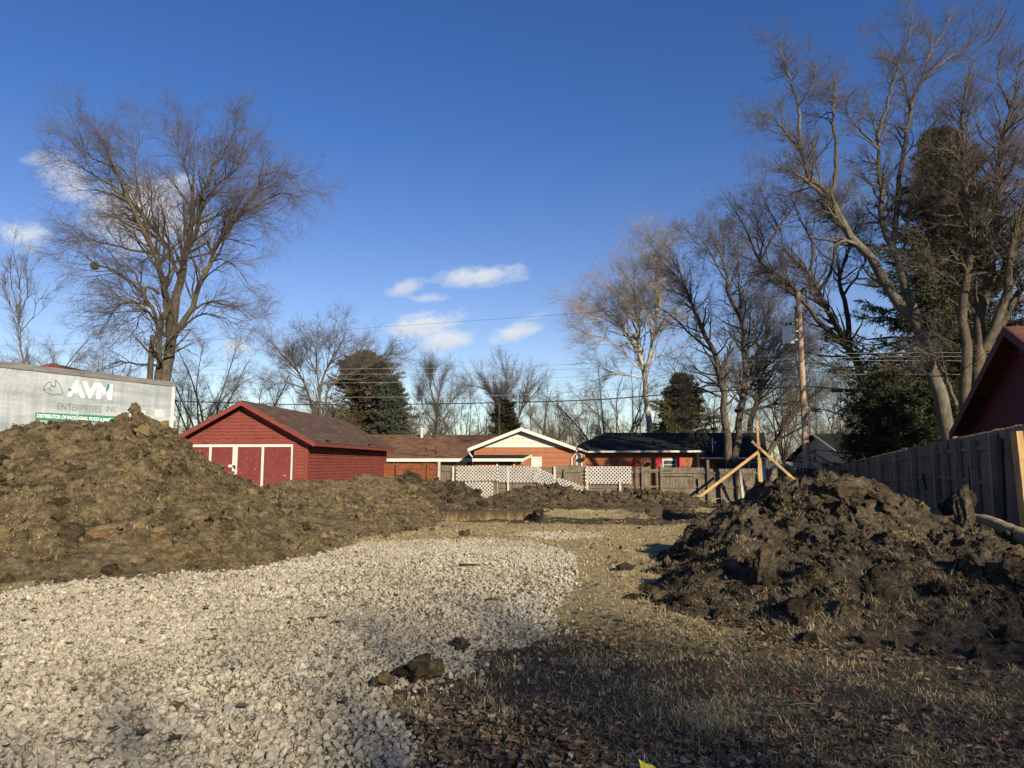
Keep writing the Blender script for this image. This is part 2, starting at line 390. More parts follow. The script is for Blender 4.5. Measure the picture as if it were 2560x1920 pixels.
M['grey_sid'] = m_simple('pale_grey_siding', (.40, .41, .42), (.5, .5, .5), 3, .7)
def m_shingle(name, dark, lite, along, zk, w=.9, h=.14):
    t = NT(name, .95, .06); g = t.geo(); s = t.sep(g)
    v = t.comb(t.dot(g, along), t.math('MULTIPLY', s[2], zk))
    b = t.N.new('ShaderNodeTexBrick'); t.L.new(v, b.inputs['Vector']); b.inputs['Scale'].default_value = 1.0
    b.inputs['Brick Width'].default_value = w; b.inputs['Row Height'].default_value = h; b.inputs['Mortar Size'].default_value = .012
    b.inputs['Color1'].default_value = dark + (1,); b.inputs['Color2'].default_value = lite + (1,); b.inputs['Mortar'].default_value = tuple(x * .45 for x in dark) + (1,); b.offset_frequency = 2; b.inputs['Bias'].default_value = 0.0
    n = t.noise(1.1, 6, .7, g); n2 = t.noise(30, 3, .7, g)
    c = t.mix(1.0, b.outputs[0], t.ramp(n, (.3, .72), (.7, 1.28)), 'MULTIPLY'); c = t.mix(1.0, c, t.ramp(n2, (.3, .8), (.7, 1.25)), 'MULTIPLY')
    t.color(c); t.bump(b.outputs[1], .4, -.01); return t.m
M['sh_garage'] = m_shingle('brown_garage_shingles', (.075, .050, .042), (.115, .078, .064), (.087, .996, 0), 2.2)
M['sh_brown'] = m_shingle('brown_roof_shingles', (.10, .056, .038), (.185, .105, .070), (1, 0, 0), 2.6, .5, .16)
M['sh_black'] = m_shingle('black_roof_shingles', (.013, .0145, .0145), (.025, .027, .026), (1, 0, 0), 3)
M['sh_red'] = m_shingle('red_roof_shingles', (.085, .042, .034), (.135, .07, .055), (.97, -.25, 0), 2)
def m_brick():
    t = NT('dark_red_brick', .9, .1); g = t.geo(); s = t.sep(g)
    b = t.N.new('ShaderNodeTexBrick'); t.L.new(t.comb(s[0], s[2]), b.inputs['Vector']); b.inputs['Scale'].default_value = 1.0
    b.inputs['Brick Width'].default_value = .22; b.inputs['Row Height'].default_value = .075; b.inputs['Mortar Size'].default_value = .008
    b.inputs['Color1'].default_value = (.13, .045, .03, 1); b.inputs['Color2'].default_value = (.22, .085, .055, 1); b.inputs['Mortar'].default_value = (.3, .27, .24, 1)
    t.color(b.outputs[0]); return t.m
M['brick'] = m_brick()
def m_trailer():
    t = NT('weathered_trailer_skin', .55, .3); g = t.geo(); s = t.sep(g)
    along = t.dot(g, (-.4387, -.8986, 0)); v = t.comb(along, s[2], 0)
    n = t.noise(1.0, 6, .7, v, 0, (.35, 2.2, 1)); st = t.noise(1.0, 6, .7, v, 0, (5, .5, 1)); f = t.noise(1.0, 4, .7, v, 0, (.6, 14, 1))
    c = t.ramp(n, (.30, (.21, .245, .26)), (.5, (.32, .355, .372)), (.7, (.42, .46, .475)))
    c = t.mix(.6, c, t.ramp(st, (.3, .62), (.7, 1.3)), 'MULTIPLY'); c = t.mix(.35, c, t.ramp(f, (.3, .7), (.7, 1.25)), 'MULTIPLY')
    t.color(c); return t.m
M['trailer'] = m_trailer()
def m_faded(name, c, lo=.38, hi=.6, worn=(.26, .285, .29)):
    t = NT(name, .6, .3); n = t.noise(7, 7, .75); t.color(t.mix(t.ramp(n, (lo, .75), (hi, 0.0)), c, worn)); return t.m
M['letter'] = m_faded('white_decal', (.80, .80, .78), .25, .4)
M['ghost'] = m_faded('faded_white_decal', (.42, .44, .44), .35, .7)
M['dkgreen'] = m_faded('dark_green_decal', (.055, .095, .085), .3, .55)
M['green'] = m_faded('green_decal', (.025, .19, .135), .3, .48)
def m_bark(name, c1, c2, c3, patch=None):
    t = NT(name, .95, .1); n = t.noise(3.0, 7, .72, stretch=(3.5, 3.5, .8)); m = t.noise(.8, 4, .6)
    c = t.ramp(n, (.3, c1), (.5, c2), (.7, c3)); c = t.mix(.7, c, t.ramp(m, (.35, .7), (.65, 1.25)), 'MULTIPLY')
    if patch: c = t.mix(t.ramp(t.noise(2.2, 5, .7), (.46, 0.0), (.54, 1.0)), c, patch)
    t.color(c); t.bump(n, .6, .03); return t.m
M['bark'] = m_bark('grey_brown_bark', (.038, .031, .023), (.085, .070, .051), (.145, .122, .09))
M['bark_d'] = m_bark('dark_bark', (.032, .027, .021), (.07, .058, .044), (.115, .098, .075))
M['bark_l'] = m_bark('pale_limb_bark', (.05, .045, .036), (.10, .09, .073), (.165, .15, .125))
M['bark_s'] = m_bark('sycamore_bark', (.10, .085, .065), (.20, .175, .13), (.32, .28, .22), (.43, .40, .335))
M['twig_p'] = m_simple('purple_brown_twigs', (.076, .063, .060), (.135, .114, .108), 1.5, .9)
M['twig_g'] = m_simple('grey_brown_twigs', (.08, .067, .057), (.142, .121, .104), 1.5, .9)
M['twig_r'] = m_simple('reddish_twigs', (.082, .066, .060), (.142, .116, .106), 1.5, .9)
M['twig_s'] = m_simple('pale_sycamore_twigs', (.19, .155, .12), (.34, .29, .23), 1.5, .9)
M['twig_far'] = m_simple('far_hazed_twigs', (.15, .128, .116), (.23, .20, .185), 1.5, .9)  # grey-brown lightened so the far twigs read as haze
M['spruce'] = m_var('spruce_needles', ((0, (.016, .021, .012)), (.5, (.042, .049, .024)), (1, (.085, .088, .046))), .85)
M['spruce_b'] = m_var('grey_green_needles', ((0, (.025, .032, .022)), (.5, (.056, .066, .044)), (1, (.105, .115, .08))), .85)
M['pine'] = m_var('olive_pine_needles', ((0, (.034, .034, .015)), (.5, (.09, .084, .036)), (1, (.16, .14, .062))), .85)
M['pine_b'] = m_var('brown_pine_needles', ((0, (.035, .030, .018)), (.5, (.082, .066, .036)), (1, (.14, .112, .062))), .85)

# ------------------------------------------------------------------ terrain
def boxsd(x, y, x0, x1, y0, y1):
    dx = np.maximum(x0 - x, x - x1); dy = np.maximum(y0 - y, y - y1)
    return np.where((dx > 0) & (dy > 0), np.hypot(dx, dy), np.maximum(dx, dy))
PITS = [(-3.4, .75, 21.2, 27.3, .95), (.6, 5.6, 20.7, 21.7, .75), (4.7, 5.7, 21.0, 28.6, .8), (.5, 6.6, 28.0, 29.1, .8)]
def pit_sd(x, y):
    wx = x + .22 * fbm(x * .9, y * .9, 3, 31) + .06 * fbm(x * 5, y * 5, 2, 33); wy = y + .3 * fbm(x * .8 + 9, y * .8, 3, 37) + .06 * fbm(x * 5, y * 5, 2, 35)
    s = np.full(np.shape(x), 99.0); dep = np.zeros(np.shape(x))
    for (x0, x1, y0, y1, d) in PITS:
        q = boxsd(wx, wy, x0, x1, y0, y1); dep = np.where(q < s, d, dep); s = np.minimum(s, q)
    return s, dep
def gbase(x, y):
    x = np.asarray(x, float); y = np.asarray(y, float)
    z = -.016 * np.clip(y - 12, 0, 24) + .38 * sstep(5, 10, x) * (1 - sstep(22, 36, y)) * sstep(2, 9, y)
    near = (1 - sstep(60, 120, np.hypot(x, y)))
    return z + near * (.035 * fbm(x * .5, y * .5, 3, 3) + .018 * fbm(x * 2.6, y * 2.6, 3, 5))
def gz(x, y):
    z = gbase(x, y); s, d = pit_sd(np.asarray(x, float), np.asarray(y, float))
    z = z + .10 * np.exp(-((s - .35) / .4) ** 2) * (.5 + vnoise(np.asarray(x) * 2.2, np.asarray(y) * 2.2, 41)) * (s > 0)
    return z - d * sstep(.10, -.16, s)
def gz1(x, y): return float(gz(np.array([x]), np.array([y]))[0])

# gravel outline, on the flat ground
GRAV = [Gd(u, v)[:2] for u, v in ((0, 1482), (200, 1452), (400, 1420), (600, 1386), (800, 1357), (1000, 1346), (1230, 1341), (1330, 1352), (1400, 1368), (1445, 1390), (1452, 1425), (1430, 1470), (1412, 1530),
                                  (1395, 1590), (1340, 1618), (1240, 1620), (1180, 1622), (1165, 1665), (1175, 1690), (1100, 1700), (1050, 1712), (985, 1725), (945, 1765), (960, 1800), (1010, 1850), (1020, 1915))]
GRAV += [np.array((-.55, 2.4)), np.array((-.7, -3.0)), np.array((-9.0, -3.0)), np.array((-12.0, 5.5))]
GRAV2 = [Gd(u, v, -.02)[:2] for u, v in ((1270, 1333), (1310, 1324), (1390, 1323), (1480, 1327), (1512, 1334), (1450, 1341), (1350, 1342))]
def in_gravel(x, y, j=.14):
    wx = x + j * fbm(x * 1.7, y * 1.7, 3, 51); wy = y + j * fbm(x * 1.7 + 7, y * 1.7, 3, 53)
    return inpoly(wx, wy, GRAV) | inpoly(wx, wy, GRAV2)

def crest(pts, R_=None):
    """(u, v, depth, run) samples along a crest -> dense (x, y, height, run)"""
    a = []
    for (u, v, d, r) in pts:
        p = P(u, v, d); a.append((p[0], p[1], p[2] - float(gbase(p[0], p[1])), r))
    a = np.array(a); out = [a[:1]]
    for i in range(len(a) - 1):
        n = max(2, int(np.hypot(*(a[i + 1, :2] - a[i, :2])) / .22)); t = np.linspace(0, 1, n + 1)[1:, None]; out.append(a[i] + (a[i + 1] - a[i]) * t)
    return np.concatenate(out)
def pile_h(x, y, cr, p=1.15):
    h = np.zeros(np.shape(x)); wx = x + .35 * fbm(x * .7, y * .7, 3, 61); wy = y + .35 * fbm(x * .7 + 5, y * .7, 3, 63)
    for cset in cr:
        for (cx, cy, ch, rr) in cset:
            t = np.hypot(wx - cx, wy - cy) / rr; t = np.sqrt(t * t + .006) - .06
            h = np.maximum(h, ch * np.clip(1 - t, 0, 1) ** p)
    return h
CL = [crest([(-330, 1165, 12.4, 3.2), (-120, 1120, 12.9, 3.6), (0, 1110, 13.2, 3.6), (60, 1082, 13.4, 3.9), (130, 1047, 13.5, 4.0), (205, 1036, 13.7, 4.15), (245, 1044, 13.8, 4.2), (300, 1033, 14, 4.2), (338, 1036, 14.2, 3.6), (365, 1075, 14.6, 2.8), (390, 1132, 15.2, 2.1), (418, 1185, 15.8, 2.0), (455, 1216, 16.6, 2.2)]),
      crest([(-60, 1250, 11.2, 1.7), (60, 1300, 10.9, 1.15), (240, 1310, 11.2, 1.25), (420, 1310, 12.2, 2.2), (470, 1270, 13.5, 2.6)])]
CR_MID = [crest([(470, 1215, 17.5, 4.2), (560, 1216, 19, 5.0), (610, 1216, 20, 5.2), (690, 1210, 21, 4.7), (735, 1200, 22, 4.0), (800, 1200, 22.6, 3.1), (870, 1197, 23.5, 2.5), (925, 1184, 25, 2.1), (965, 1188, 26.5, 1.9)]),
          crest([(520, 1290, 14.6, 2.2), (600, 1300, 15.4, 1.8)])]
CR_FAR = [crest([(1000, 1184, 28.6, 1.8), (1025, 1183, 28.9, 1.75), (1050, 1193, 29.2, 1.7)]), crest([(1072, 1198, 29.3, 1.6), (1092, 1195, 29.5, 1.6)]), crest([(1135, 1204, 29.6, 1.7), (1160, 1209, 29.9, 1.6), (1195, 1240, 30.5, 1.3)])]
CR_BERM = [crest([(1250, 1236, 31.5, 1.6), (1300, 1222, 32, 1.8), (1370, 1214, 32.5, 1.9), (1392, 1207, 32.6, 2.0), (1440, 1221, 32.6, 1.9), (1500, 1229, 32.6, 1.8), (1560, 1228, 32.8, 1.7), (1615, 1222, 33, 1.7), (1690, 1230, 33, 1.6), (1730, 1246, 33, 1.1)])]
CRR = [crest([(1740, 1306, 12.0, .9), (1795, 1266, 12.4, 1.2), (1855, 1236, 12.4, 1.55), (1905, 1212, 12.0, 1.9), (1960, 1200, 11.5, 2.15), (2030, 1192, 11.1, 2.25), (2090, 1180, 10.9, 2.4), (2150, 1190, 10.8, 2.4), (2200, 1208, 10.6, 2.2), (2270, 1252, 10.2, 1.9), (2345, 1302, 9.8, 1.5), (2410, 1345, 9.3, 1.2), (2480, 1390, 8.8, 1.0)]),
       crest([(1715, 1400, 8.6, .55), (1765, 1385, 8.6, .8), (1830, 1362, 8.6, 1.1), (1890, 1365, 8.4, 1.3), (1960, 1390, 8.1, 1.35)]),
       crest([(2010, 1430, 7.6, 1.0), (2090, 1410, 7.5, 1.3), (2180, 1400, 7.5, 1.45), (2290, 1405, 7.3, 1.45), (2380, 1390, 7.3, 1.6), (2480, 1400, 7.0, 1.6), (2580, 1425, 6.7, 1.5), (2700, 1450, 6.6, 1.4)]),
       crest([(1800, 1305, 10.5, .9), (1870, 1285, 10.4, 1.3)])]
def rough(x, y, h, seed, big, mid):
    k = sstep(0, .45, h)
    w1, w2, c1 = worley(x / big + .3 * fbm(x * 2, y * 2, 2, seed), y / big + .3 * fbm(x * 2 + 4, y * 2, 2, seed), seed)
    v1, v2, c2 = worley(x / mid, y / mid, seed + 3)
    e1 = np.clip((w2 - w1) * 4, 0, 1); e2 = np.clip((v2 - v1) * 4, 0, 1)
    return k * (.17 * big * 2 * (c1 - .42) * e1 + .20 * mid * 2 * (c2 - .4) * e2 + .16 * fbm(x * 1.1, y * 1.1, 3, seed + 7) + .075 * fbm(x * 7, y * 7, 3, seed + 11) + .034 * fbm(x * 22, y * 22, 2, seed + 13)
                - .07 * np.exp(-((v2 - v1) / .10) ** 2) * (c2 > .35) - .09 * np.exp(-((w2 - w1) / .07) ** 2) * (c1 > .5))
PILES = {'l': (CL, 101, .55, .19), 'm': (CR_MID, 131, .5, .18), 'f': (CR_FAR, 151, .45, .17), 'b': (CR_BERM, 171, .4, .16), 'r': (CRR, 191, .44, .17)}
def pile_z(key, x, y):
    cr, seed, big, mid = PILES[key]; h = pile_h(x, y, cr, 1.0 if key in 'fb' else 1.15); amp = {'l': .9, 'm': .6, 'f': .6, 'b': .9, 'r': .92}[key]
    return np.where(h > 0, gbase(x, y) + h + amp * rough(x, y, h, seed, big, mid) - .035, gbase(x, y) - .15), h
def bounds(cr):
    a = np.concatenate(cr); return (a[:, 0] - a[:, 3]).min() - .3, (a[:, 0] + a[:, 3]).max() + .3, (a[:, 1] - a[:, 3]).min() - .3, (a[:, 1] + a[:, 3]).max() + .3
PGRID = {}
def make_pile(key, name, label, mat, step, cut=None):
    x0, x1, y0, y1 = bounds(PILES[key][0])
    if cut: x0, x1 = max(x0, cut[0]), min(x1, cut[1])
    xs = np.arange(x0, x1, step); ys = np.arange(y0, y1, step); X, Y = np.meshgrid(xs, ys); Z, H = pile_z(key, X, Y)
    # push sideways a little so blocks overhang
    cr, seed, big, mid = PILES[key]; k = sstep(.05, .5, H)
    DX = .09 * k * fbm(X * 3.1 + Z * 4, Y * 3.1, 3, seed + 21); DY = .14 * k * fbm(X * 3.1, Y * 3.1 + Z * 4, 3, seed + 23)
    V = np.stack([X + DX, Y + DY, Z], -1).reshape(-1, 3); ny, nx = X.shape
    i = np.arange(nx - 1)[None, :] + np.arange(ny - 1)[:, None] * nx; F = np.stack([i, i + 1, i + nx + 1, i + nx], -1).reshape(-1, 4)
    ok = (H.ravel()[F] > .0).any(1); F = F[ok]
    o = mesh_obj(name, V, F, mat, None, True, {'var': np.full(len(V), .3)})
    PGRID[key] = (x0, x1, y0, y1); tag(o, label, 'dirt pile'); return o

# the ground: one sheet to the horizon, finer where the lot is
def lines(segs):
    out = []
    for a, b, st in segs: out.append(np.arange(a, b, st))
    return np.unique(np.concatenate(out).round(4))
far = 20 * 1.35 ** np.arange(1, 12)
gx = np.concatenate([-far[::-1], lines([(-20, -6, .16), (-6, 8, .085), (8, 20.01, .16)]), far])
gy = np.concatenate([-far[::-1], lines([(-20, 1, 1.5), (1, 12, .075), (12, 20, .1), (20, 30, .07), (30, 38, .15), (38, 60, 1)]), 60 * 1.35 ** np.arange(0, 9)])
GX, GY = np.meshgrid(gx, gy); GZ = gz(GX, GY); ny, nx = GX.shape
psd, pdep = pit_sd(GX, GY)
pmax = np.zeros(GX.shape)
for k in PILES: pmax = np.maximum(pmax, pile_h(GX, GY, PILES[k][0]))
dirt = np.maximum(.95 * (1 - sstep(.1, 1.3, np.abs(psd))) , (psd < .3) * 1.0)
dirt = np.maximum(dirt, .8 * sstep(0, .12, pmax))
dirt = np.maximum(dirt, .75 * sstep(27.5, 30.5, GY) * (1 - sstep(38, 60, GY)))
dirt = np.maximum(dirt, .5 * (GX > -1.2) * (GX < 1.6) * (1 - sstep(6.0, 8.0, GY)))
dirt = np.maximum(dirt, .45 * (GX > .6) * (1 - sstep(4, 9, GY)) * (.3 + vnoise(GX * .8, GY * .8, 77)))
dirt += .22 * fbm(GX * .45, GY * .45, 3, 71)
isl = np.exp(-((GX - 2.5) / 2.2) ** 4 - ((GY - 25) / 3.2) ** 4); dirt -= .6 * isl * (psd > .25)
litter = sstep(8.5, 5.2, GY) * sstep(-.9, .4, GX) * .9
clay = sstep(-.16, -.34, GZ - gbase(GX, GY)) * (GX < 2.2) * (.45 + .9 * vnoise(GX * .9, GY * .9 + GZ * 3, 79))
i = np.arange(nx - 1)[None, :] + np.arange(ny - 1)[:, None] * nx
o = mesh_obj('ground', np.stack([GX, GY, GZ], -1).reshape(-1, 3), np.stack([i, i + 1, i + nx + 1, i + nx], -1).reshape(-1, 4), M['ground'], None, True,
             {'dirt': np.clip(dirt, 0, 1).ravel(), 'litter': np.clip(litter, 0, 1).ravel(), 'clay': np.clip(clay, 0, 1).ravel(), 'dust': (in_gravel(GX, GY) * .85).ravel()})
o['kind'] = 'structure'
make_pile('l', 'dirt_pile', 'tallest brown clay dirt pile in front of the grey trailer', M['dirt_l'], .042)
make_pile('m', 'dirt_pile', 'long low brown dirt ridge in front of the red garage doors', M['dirt_l'], .05)
make_pile('f', 'dirt_pile', 'dark humped dirt ridge by the brown fence and hanging lattice', M['dirt_b'], .05)
make_pile('b', 'dirt_pile', 'low dark dirt berm along the foot of the weathered fence', M['dirt_b'], .05)
make_pile('r', 'dirt_pile', 'near black topsoil pile with grass tufts and clods by the right fence', M['dirt_r'], .032)

# ------------------------------------------------------------------ walls helper
class Plane:
    """vertical plane: s runs along d from A, z up, o out along the normal n"""
    def __init__(s, A, d, n=None):
        s.A = np.array(A[:2], float); s.d = np.array(d, float) / np.hypot(*d); s.n = np.array(n, float) if n is not None else np.array([s.d[1], -s.d[0]])
        s.n = s.n / np.hypot(*s.n)
    def pt(s, a, z, o=0.0):
        q = s.A + s.d * a + s.n * o; return (q[0], q[1], z)
    def hit(s, u, v):
        r = ray(u, v); n = s.n; t = np.dot(s.A - CAM[:2], n) / np.dot(r[:2], n); p = CAM + r * t
        return float(np.dot(p[:2] - s.A, s.d)), float(p[2])
    def box(s, mb, a0, a1, z0, z1, o0, o1):
        return mb.prism([s.pt(a0, z0, o0), s.pt(a1, z0, o0), s.pt(a1, z0, o1), s.pt(a0, z0, o1)], (0, 0, z1 - z0))
    def poly(s, mb, pts, o0, o1):
        q = [s.pt(a, z, o0) for a, z in pts]; return mb.prism(q, np.array([s.n[0], s.n[1], 0]) * (o1 - o0))
    def lap(s, mb, left, right, z0, z1, step, out=.018, o=0.0):
        """lap siding: left(z), right(z) give the ends of each course"""
        n = max(1, int(round((z1 - z0) / step))); h = (z1 - z0) / n
        for k in range(n):
            a = z0 + k * h; b = a + h; l0, r0, l1, r1 = left(a), right(a), left(b), right(b)
            if r0 - l0 < .02: continue
            if r1 < l1: l1 = r1 = (l1 + r1) / 2
            p = [s.pt(l0, a, o + out), s.pt(r0, a, o + out), s.pt(r1, b, o), s.pt(l1, b, o), s.pt(l0, a, o), s.pt(r0, a, o)]
            i = len(mb.v); mb.v += p
            mb.f += [(i, i + 1, i + 2, i + 3), (i + 4, i + 5, i + 1, i)]
def lin(a, b):
    (z0, s0), (z1, s1) = a, b
    return lambda z: s0 + (s1 - s0) * (z - z0) / (z1 - z0)
def window(parent, pl, a0, a1, z0, z1, o=.0, fr=.07, pane='glass', frame='white', mull=True):
    f = MB(); pl.box(f, a0, a1, z0, z0 + fr, o, o + .05); pl.box(f, a0, a1, z1 - fr, z1, o, o + .05); pl.box(f, a0, a0 + fr, z0 + fr, z1 - fr, o, o + .05); pl.box(f, a1 - fr, a1, z0 + fr, z1 - fr, o, o + .05)
    if mull: pl.box(f, a0 + fr, a1 - fr, (z0 + z1) / 2 - .02, (z0 + z1) / 2 + .02, o + .012, o + .04)
    w = f.build('window', M[frame], parent)
    g = MB(); pl.box(g, a0 + fr, a1 - fr, z0 + fr, z1 - fr, o + .003, o + .012); g.build('pane', M[pane], w); return w

# ------------------------------------------------------------------ red garage
def garage():
    th = R(5); sd = (math.sin(th), math.cos(th)); A = P(768, 1150, 30.0)[:2]
    F = Plane(A, (-math.cos(th), math.sin(th)), (-sd[0], -sd[1])); S = Plane(A, sd, (math.cos(th), -math.sin(th)))
    Wd = F.hit(452, 1120)[0]; L = 12.5; z0 = -.55; ze = F.hit(768, 1094)[1]
    root = thing('garage', 'long red wooden garage with white framed double doors and brown shingle roof', 'garage', (*F.pt(Wd / 2, 0)[:2], z0))
    oh = .38; FO = Plane(F.pt(0, 0, oh)[:2], F.d, F.n); apex = FO.hit(597, 1004); zr = apex[1]; mid = Wd / 2; slope = (zr - ze) / (mid + .0)
    w = MB()
    F.lap(w, lambda z: 0, lambda z: Wd, z0, ze - .02, .135, .026); F.lap(w, lin((ze - .02, 0), (zr - .12, mid)), lin((ze - .02, Wd), (zr - .12, mid)), ze - .02, zr - .12, .135, .026)
    S.lap(w, lambda z: 0, lambda z: L, z0, ze - .02, .135, .026)
    B = Plane(S.pt(L, 0)[:2], F.d, sd); B.poly(w, [(0, z0), (Wd, z0), (Wd, ze), (mid, zr - .1), (0, ze)], 0, .03)
    LS = Plane(F.pt(Wd, 0)[:2], sd, F.d); LS.box(w, 0, L, z0, ze, 0, .03)
    w.build('wall', M['red'], root)
    for pl_, a_, b_ in ((F, -.03, .10), (S, .0, .11), (S, L - .1, L)): c = MB(); pl_.box(c, a_, b_, z0, ze - .05, .028, .05); c.build('corner_board', M['red'], root)
    # roof
    eo = .42; rf = MB()
    for sgn, a in ((1, -eo), (-1, Wd + eo)):
        zl = zr - slope * (mid + eo); n = np.array([0, 0, .05])
        q = [FO.pt(mid, zr), FO.pt(a, zl), np.array(FO.pt(a, zl)) + np.array([sd[0], sd[1], 0]) * (L + 2 * oh), np.array(FO.pt(mid, zr)) + np.array([sd[0], sd[1], 0]) * (L + 2 * oh)]
        rf.prism([np.array(p) + (0, 0, .06) for p in q], (0, 0, -.05))
    roof = rf.build('roof', M['sh_garage'], root)
    e = np.array([sd[0], sd[1], 0])
    for k, (f0, l0, fw, lw) in enumerate(((.18, 9.4, .07, 1.3), (.62, 4.2, .05, .7), (.35, 1.6, .04, .5))):
        a0 = mid - (mid + eo) * f0; a1 = mid - (mid + eo) * (f0 + fw); zz = lambda a: zr - slope * (mid - a) + .066
        p = [np.array(FO.pt(a0, zz(a0))) + e * l0, np.array(FO.pt(a1, zz(a1))) + e * (l0 + .1), np.array(FO.pt(a1, zz(a1))) + e * (l0 + lw), np.array(FO.pt(a0, zz(a0))) + e * (l0 + lw - .1)]; rp = MB(); rp.prism(p, (0, 0, .02)); rp.build('shingle_patch', M['sh_garage'], roof)
    tr = MB()
    for a in (-eo, Wd + eo):                                   # barge boards
        zl = zr - slope * (mid + eo)
        FO.poly(tr, [(a, zl - .16), (mid, zr - .16), (mid, zr + .008), (a, zl + .008)], .005, .04)
        zl2 = zl - .01
        q0 = np.array(FO.pt(a, 0)); d3 = np.array([sd[0], sd[1], 0])
        tr.prism([q0 + (0, 0, zl2 - .12), q0 + (0, 0, zl2 + .012), q0 + d3 * (L + .7) + (0, 0, zl2 + .012), q0 + d3 * (L + .7) + (0, 0, zl2 - .12)], np.array([F.d[0], F.d[1], 0]) * (.03 if a < 0 else -.03))
    tr.build('barge_board', M['redtrim'], root)
    # double doors
    x = lambda u, v=1160: F.hit(u, v)[0]
    zt = F.hit(600, 1111)[1]; zb = z0 + .05; r0, r1, c, l0, l1 = x(733), x(658), x(589), x(527), x(470)
    for nm, (a0, a1, md) in (('r', (r0, c - .005, r1)), ('l', (c + .005, l1, l0))):
        d = MB(); F.box(d, a0, a1, zb, zt, .022, .065); dr = d.build('garage_door', M['doorred'], root)
        t = MB(); fw = .11; F.box(t, a0, a1, zt - .11, zt, .066, .088); F.box(t, a0, a0 + (.07 if nm == 'r' else .10), zb, zt - .11, .066, .088); F.box(t, a1 - (.10 if nm == 'r' else .09), a1, zb, zt - .11, .066, .088); F.box(t, md - .05, md + .05, zb, zt - .11, .066, .086)
        t.build('door_trim', M['white'], dr)
        if nm == 'l':
            h = MB(); zz = F.hit(585, 1165)[1]; F.box(h, c + .03, c + .26, zz - .055, zz + .055, .09, .11); h.build('latch_plate', M['white'], dr)
            h = MB(); F.box(h, c - .05, c + .06, zz - .03, zz + .03, .112, .15); F.box(h, c - .06, c - .01, zz - .12, zz - .03, .112, .14); h.build('padlock', M['black'], dr)
    h = MB(); F.box(h, l1 + .01, l1 + .16, zb, zt + .02, .02, .04); F.box(h, l1 + .01, r0 - .16, zt + .012, zt + .12, .02, .045); F.box(h, r0 - .16, r0 - .02, zb, zt + .01, .02, .04); h.build('door_jamb', M['red'], root)
    for a in (1.2, 7.6):                                       # broken gutter brackets
        g = MB(); g.tube([S.pt(a, ze - .05, .40), S.pt(a + .06, ze - .22, .36), S.pt(a + .10, ze - .42, .24)], [.035, .05, .015], 6); g.tube([S.pt(a - .2, ze - .06, .42), S.pt(a + .4, ze - .08, .44)], .025, 6); g.build('gutter_bracket', M['black'], root)
garage()

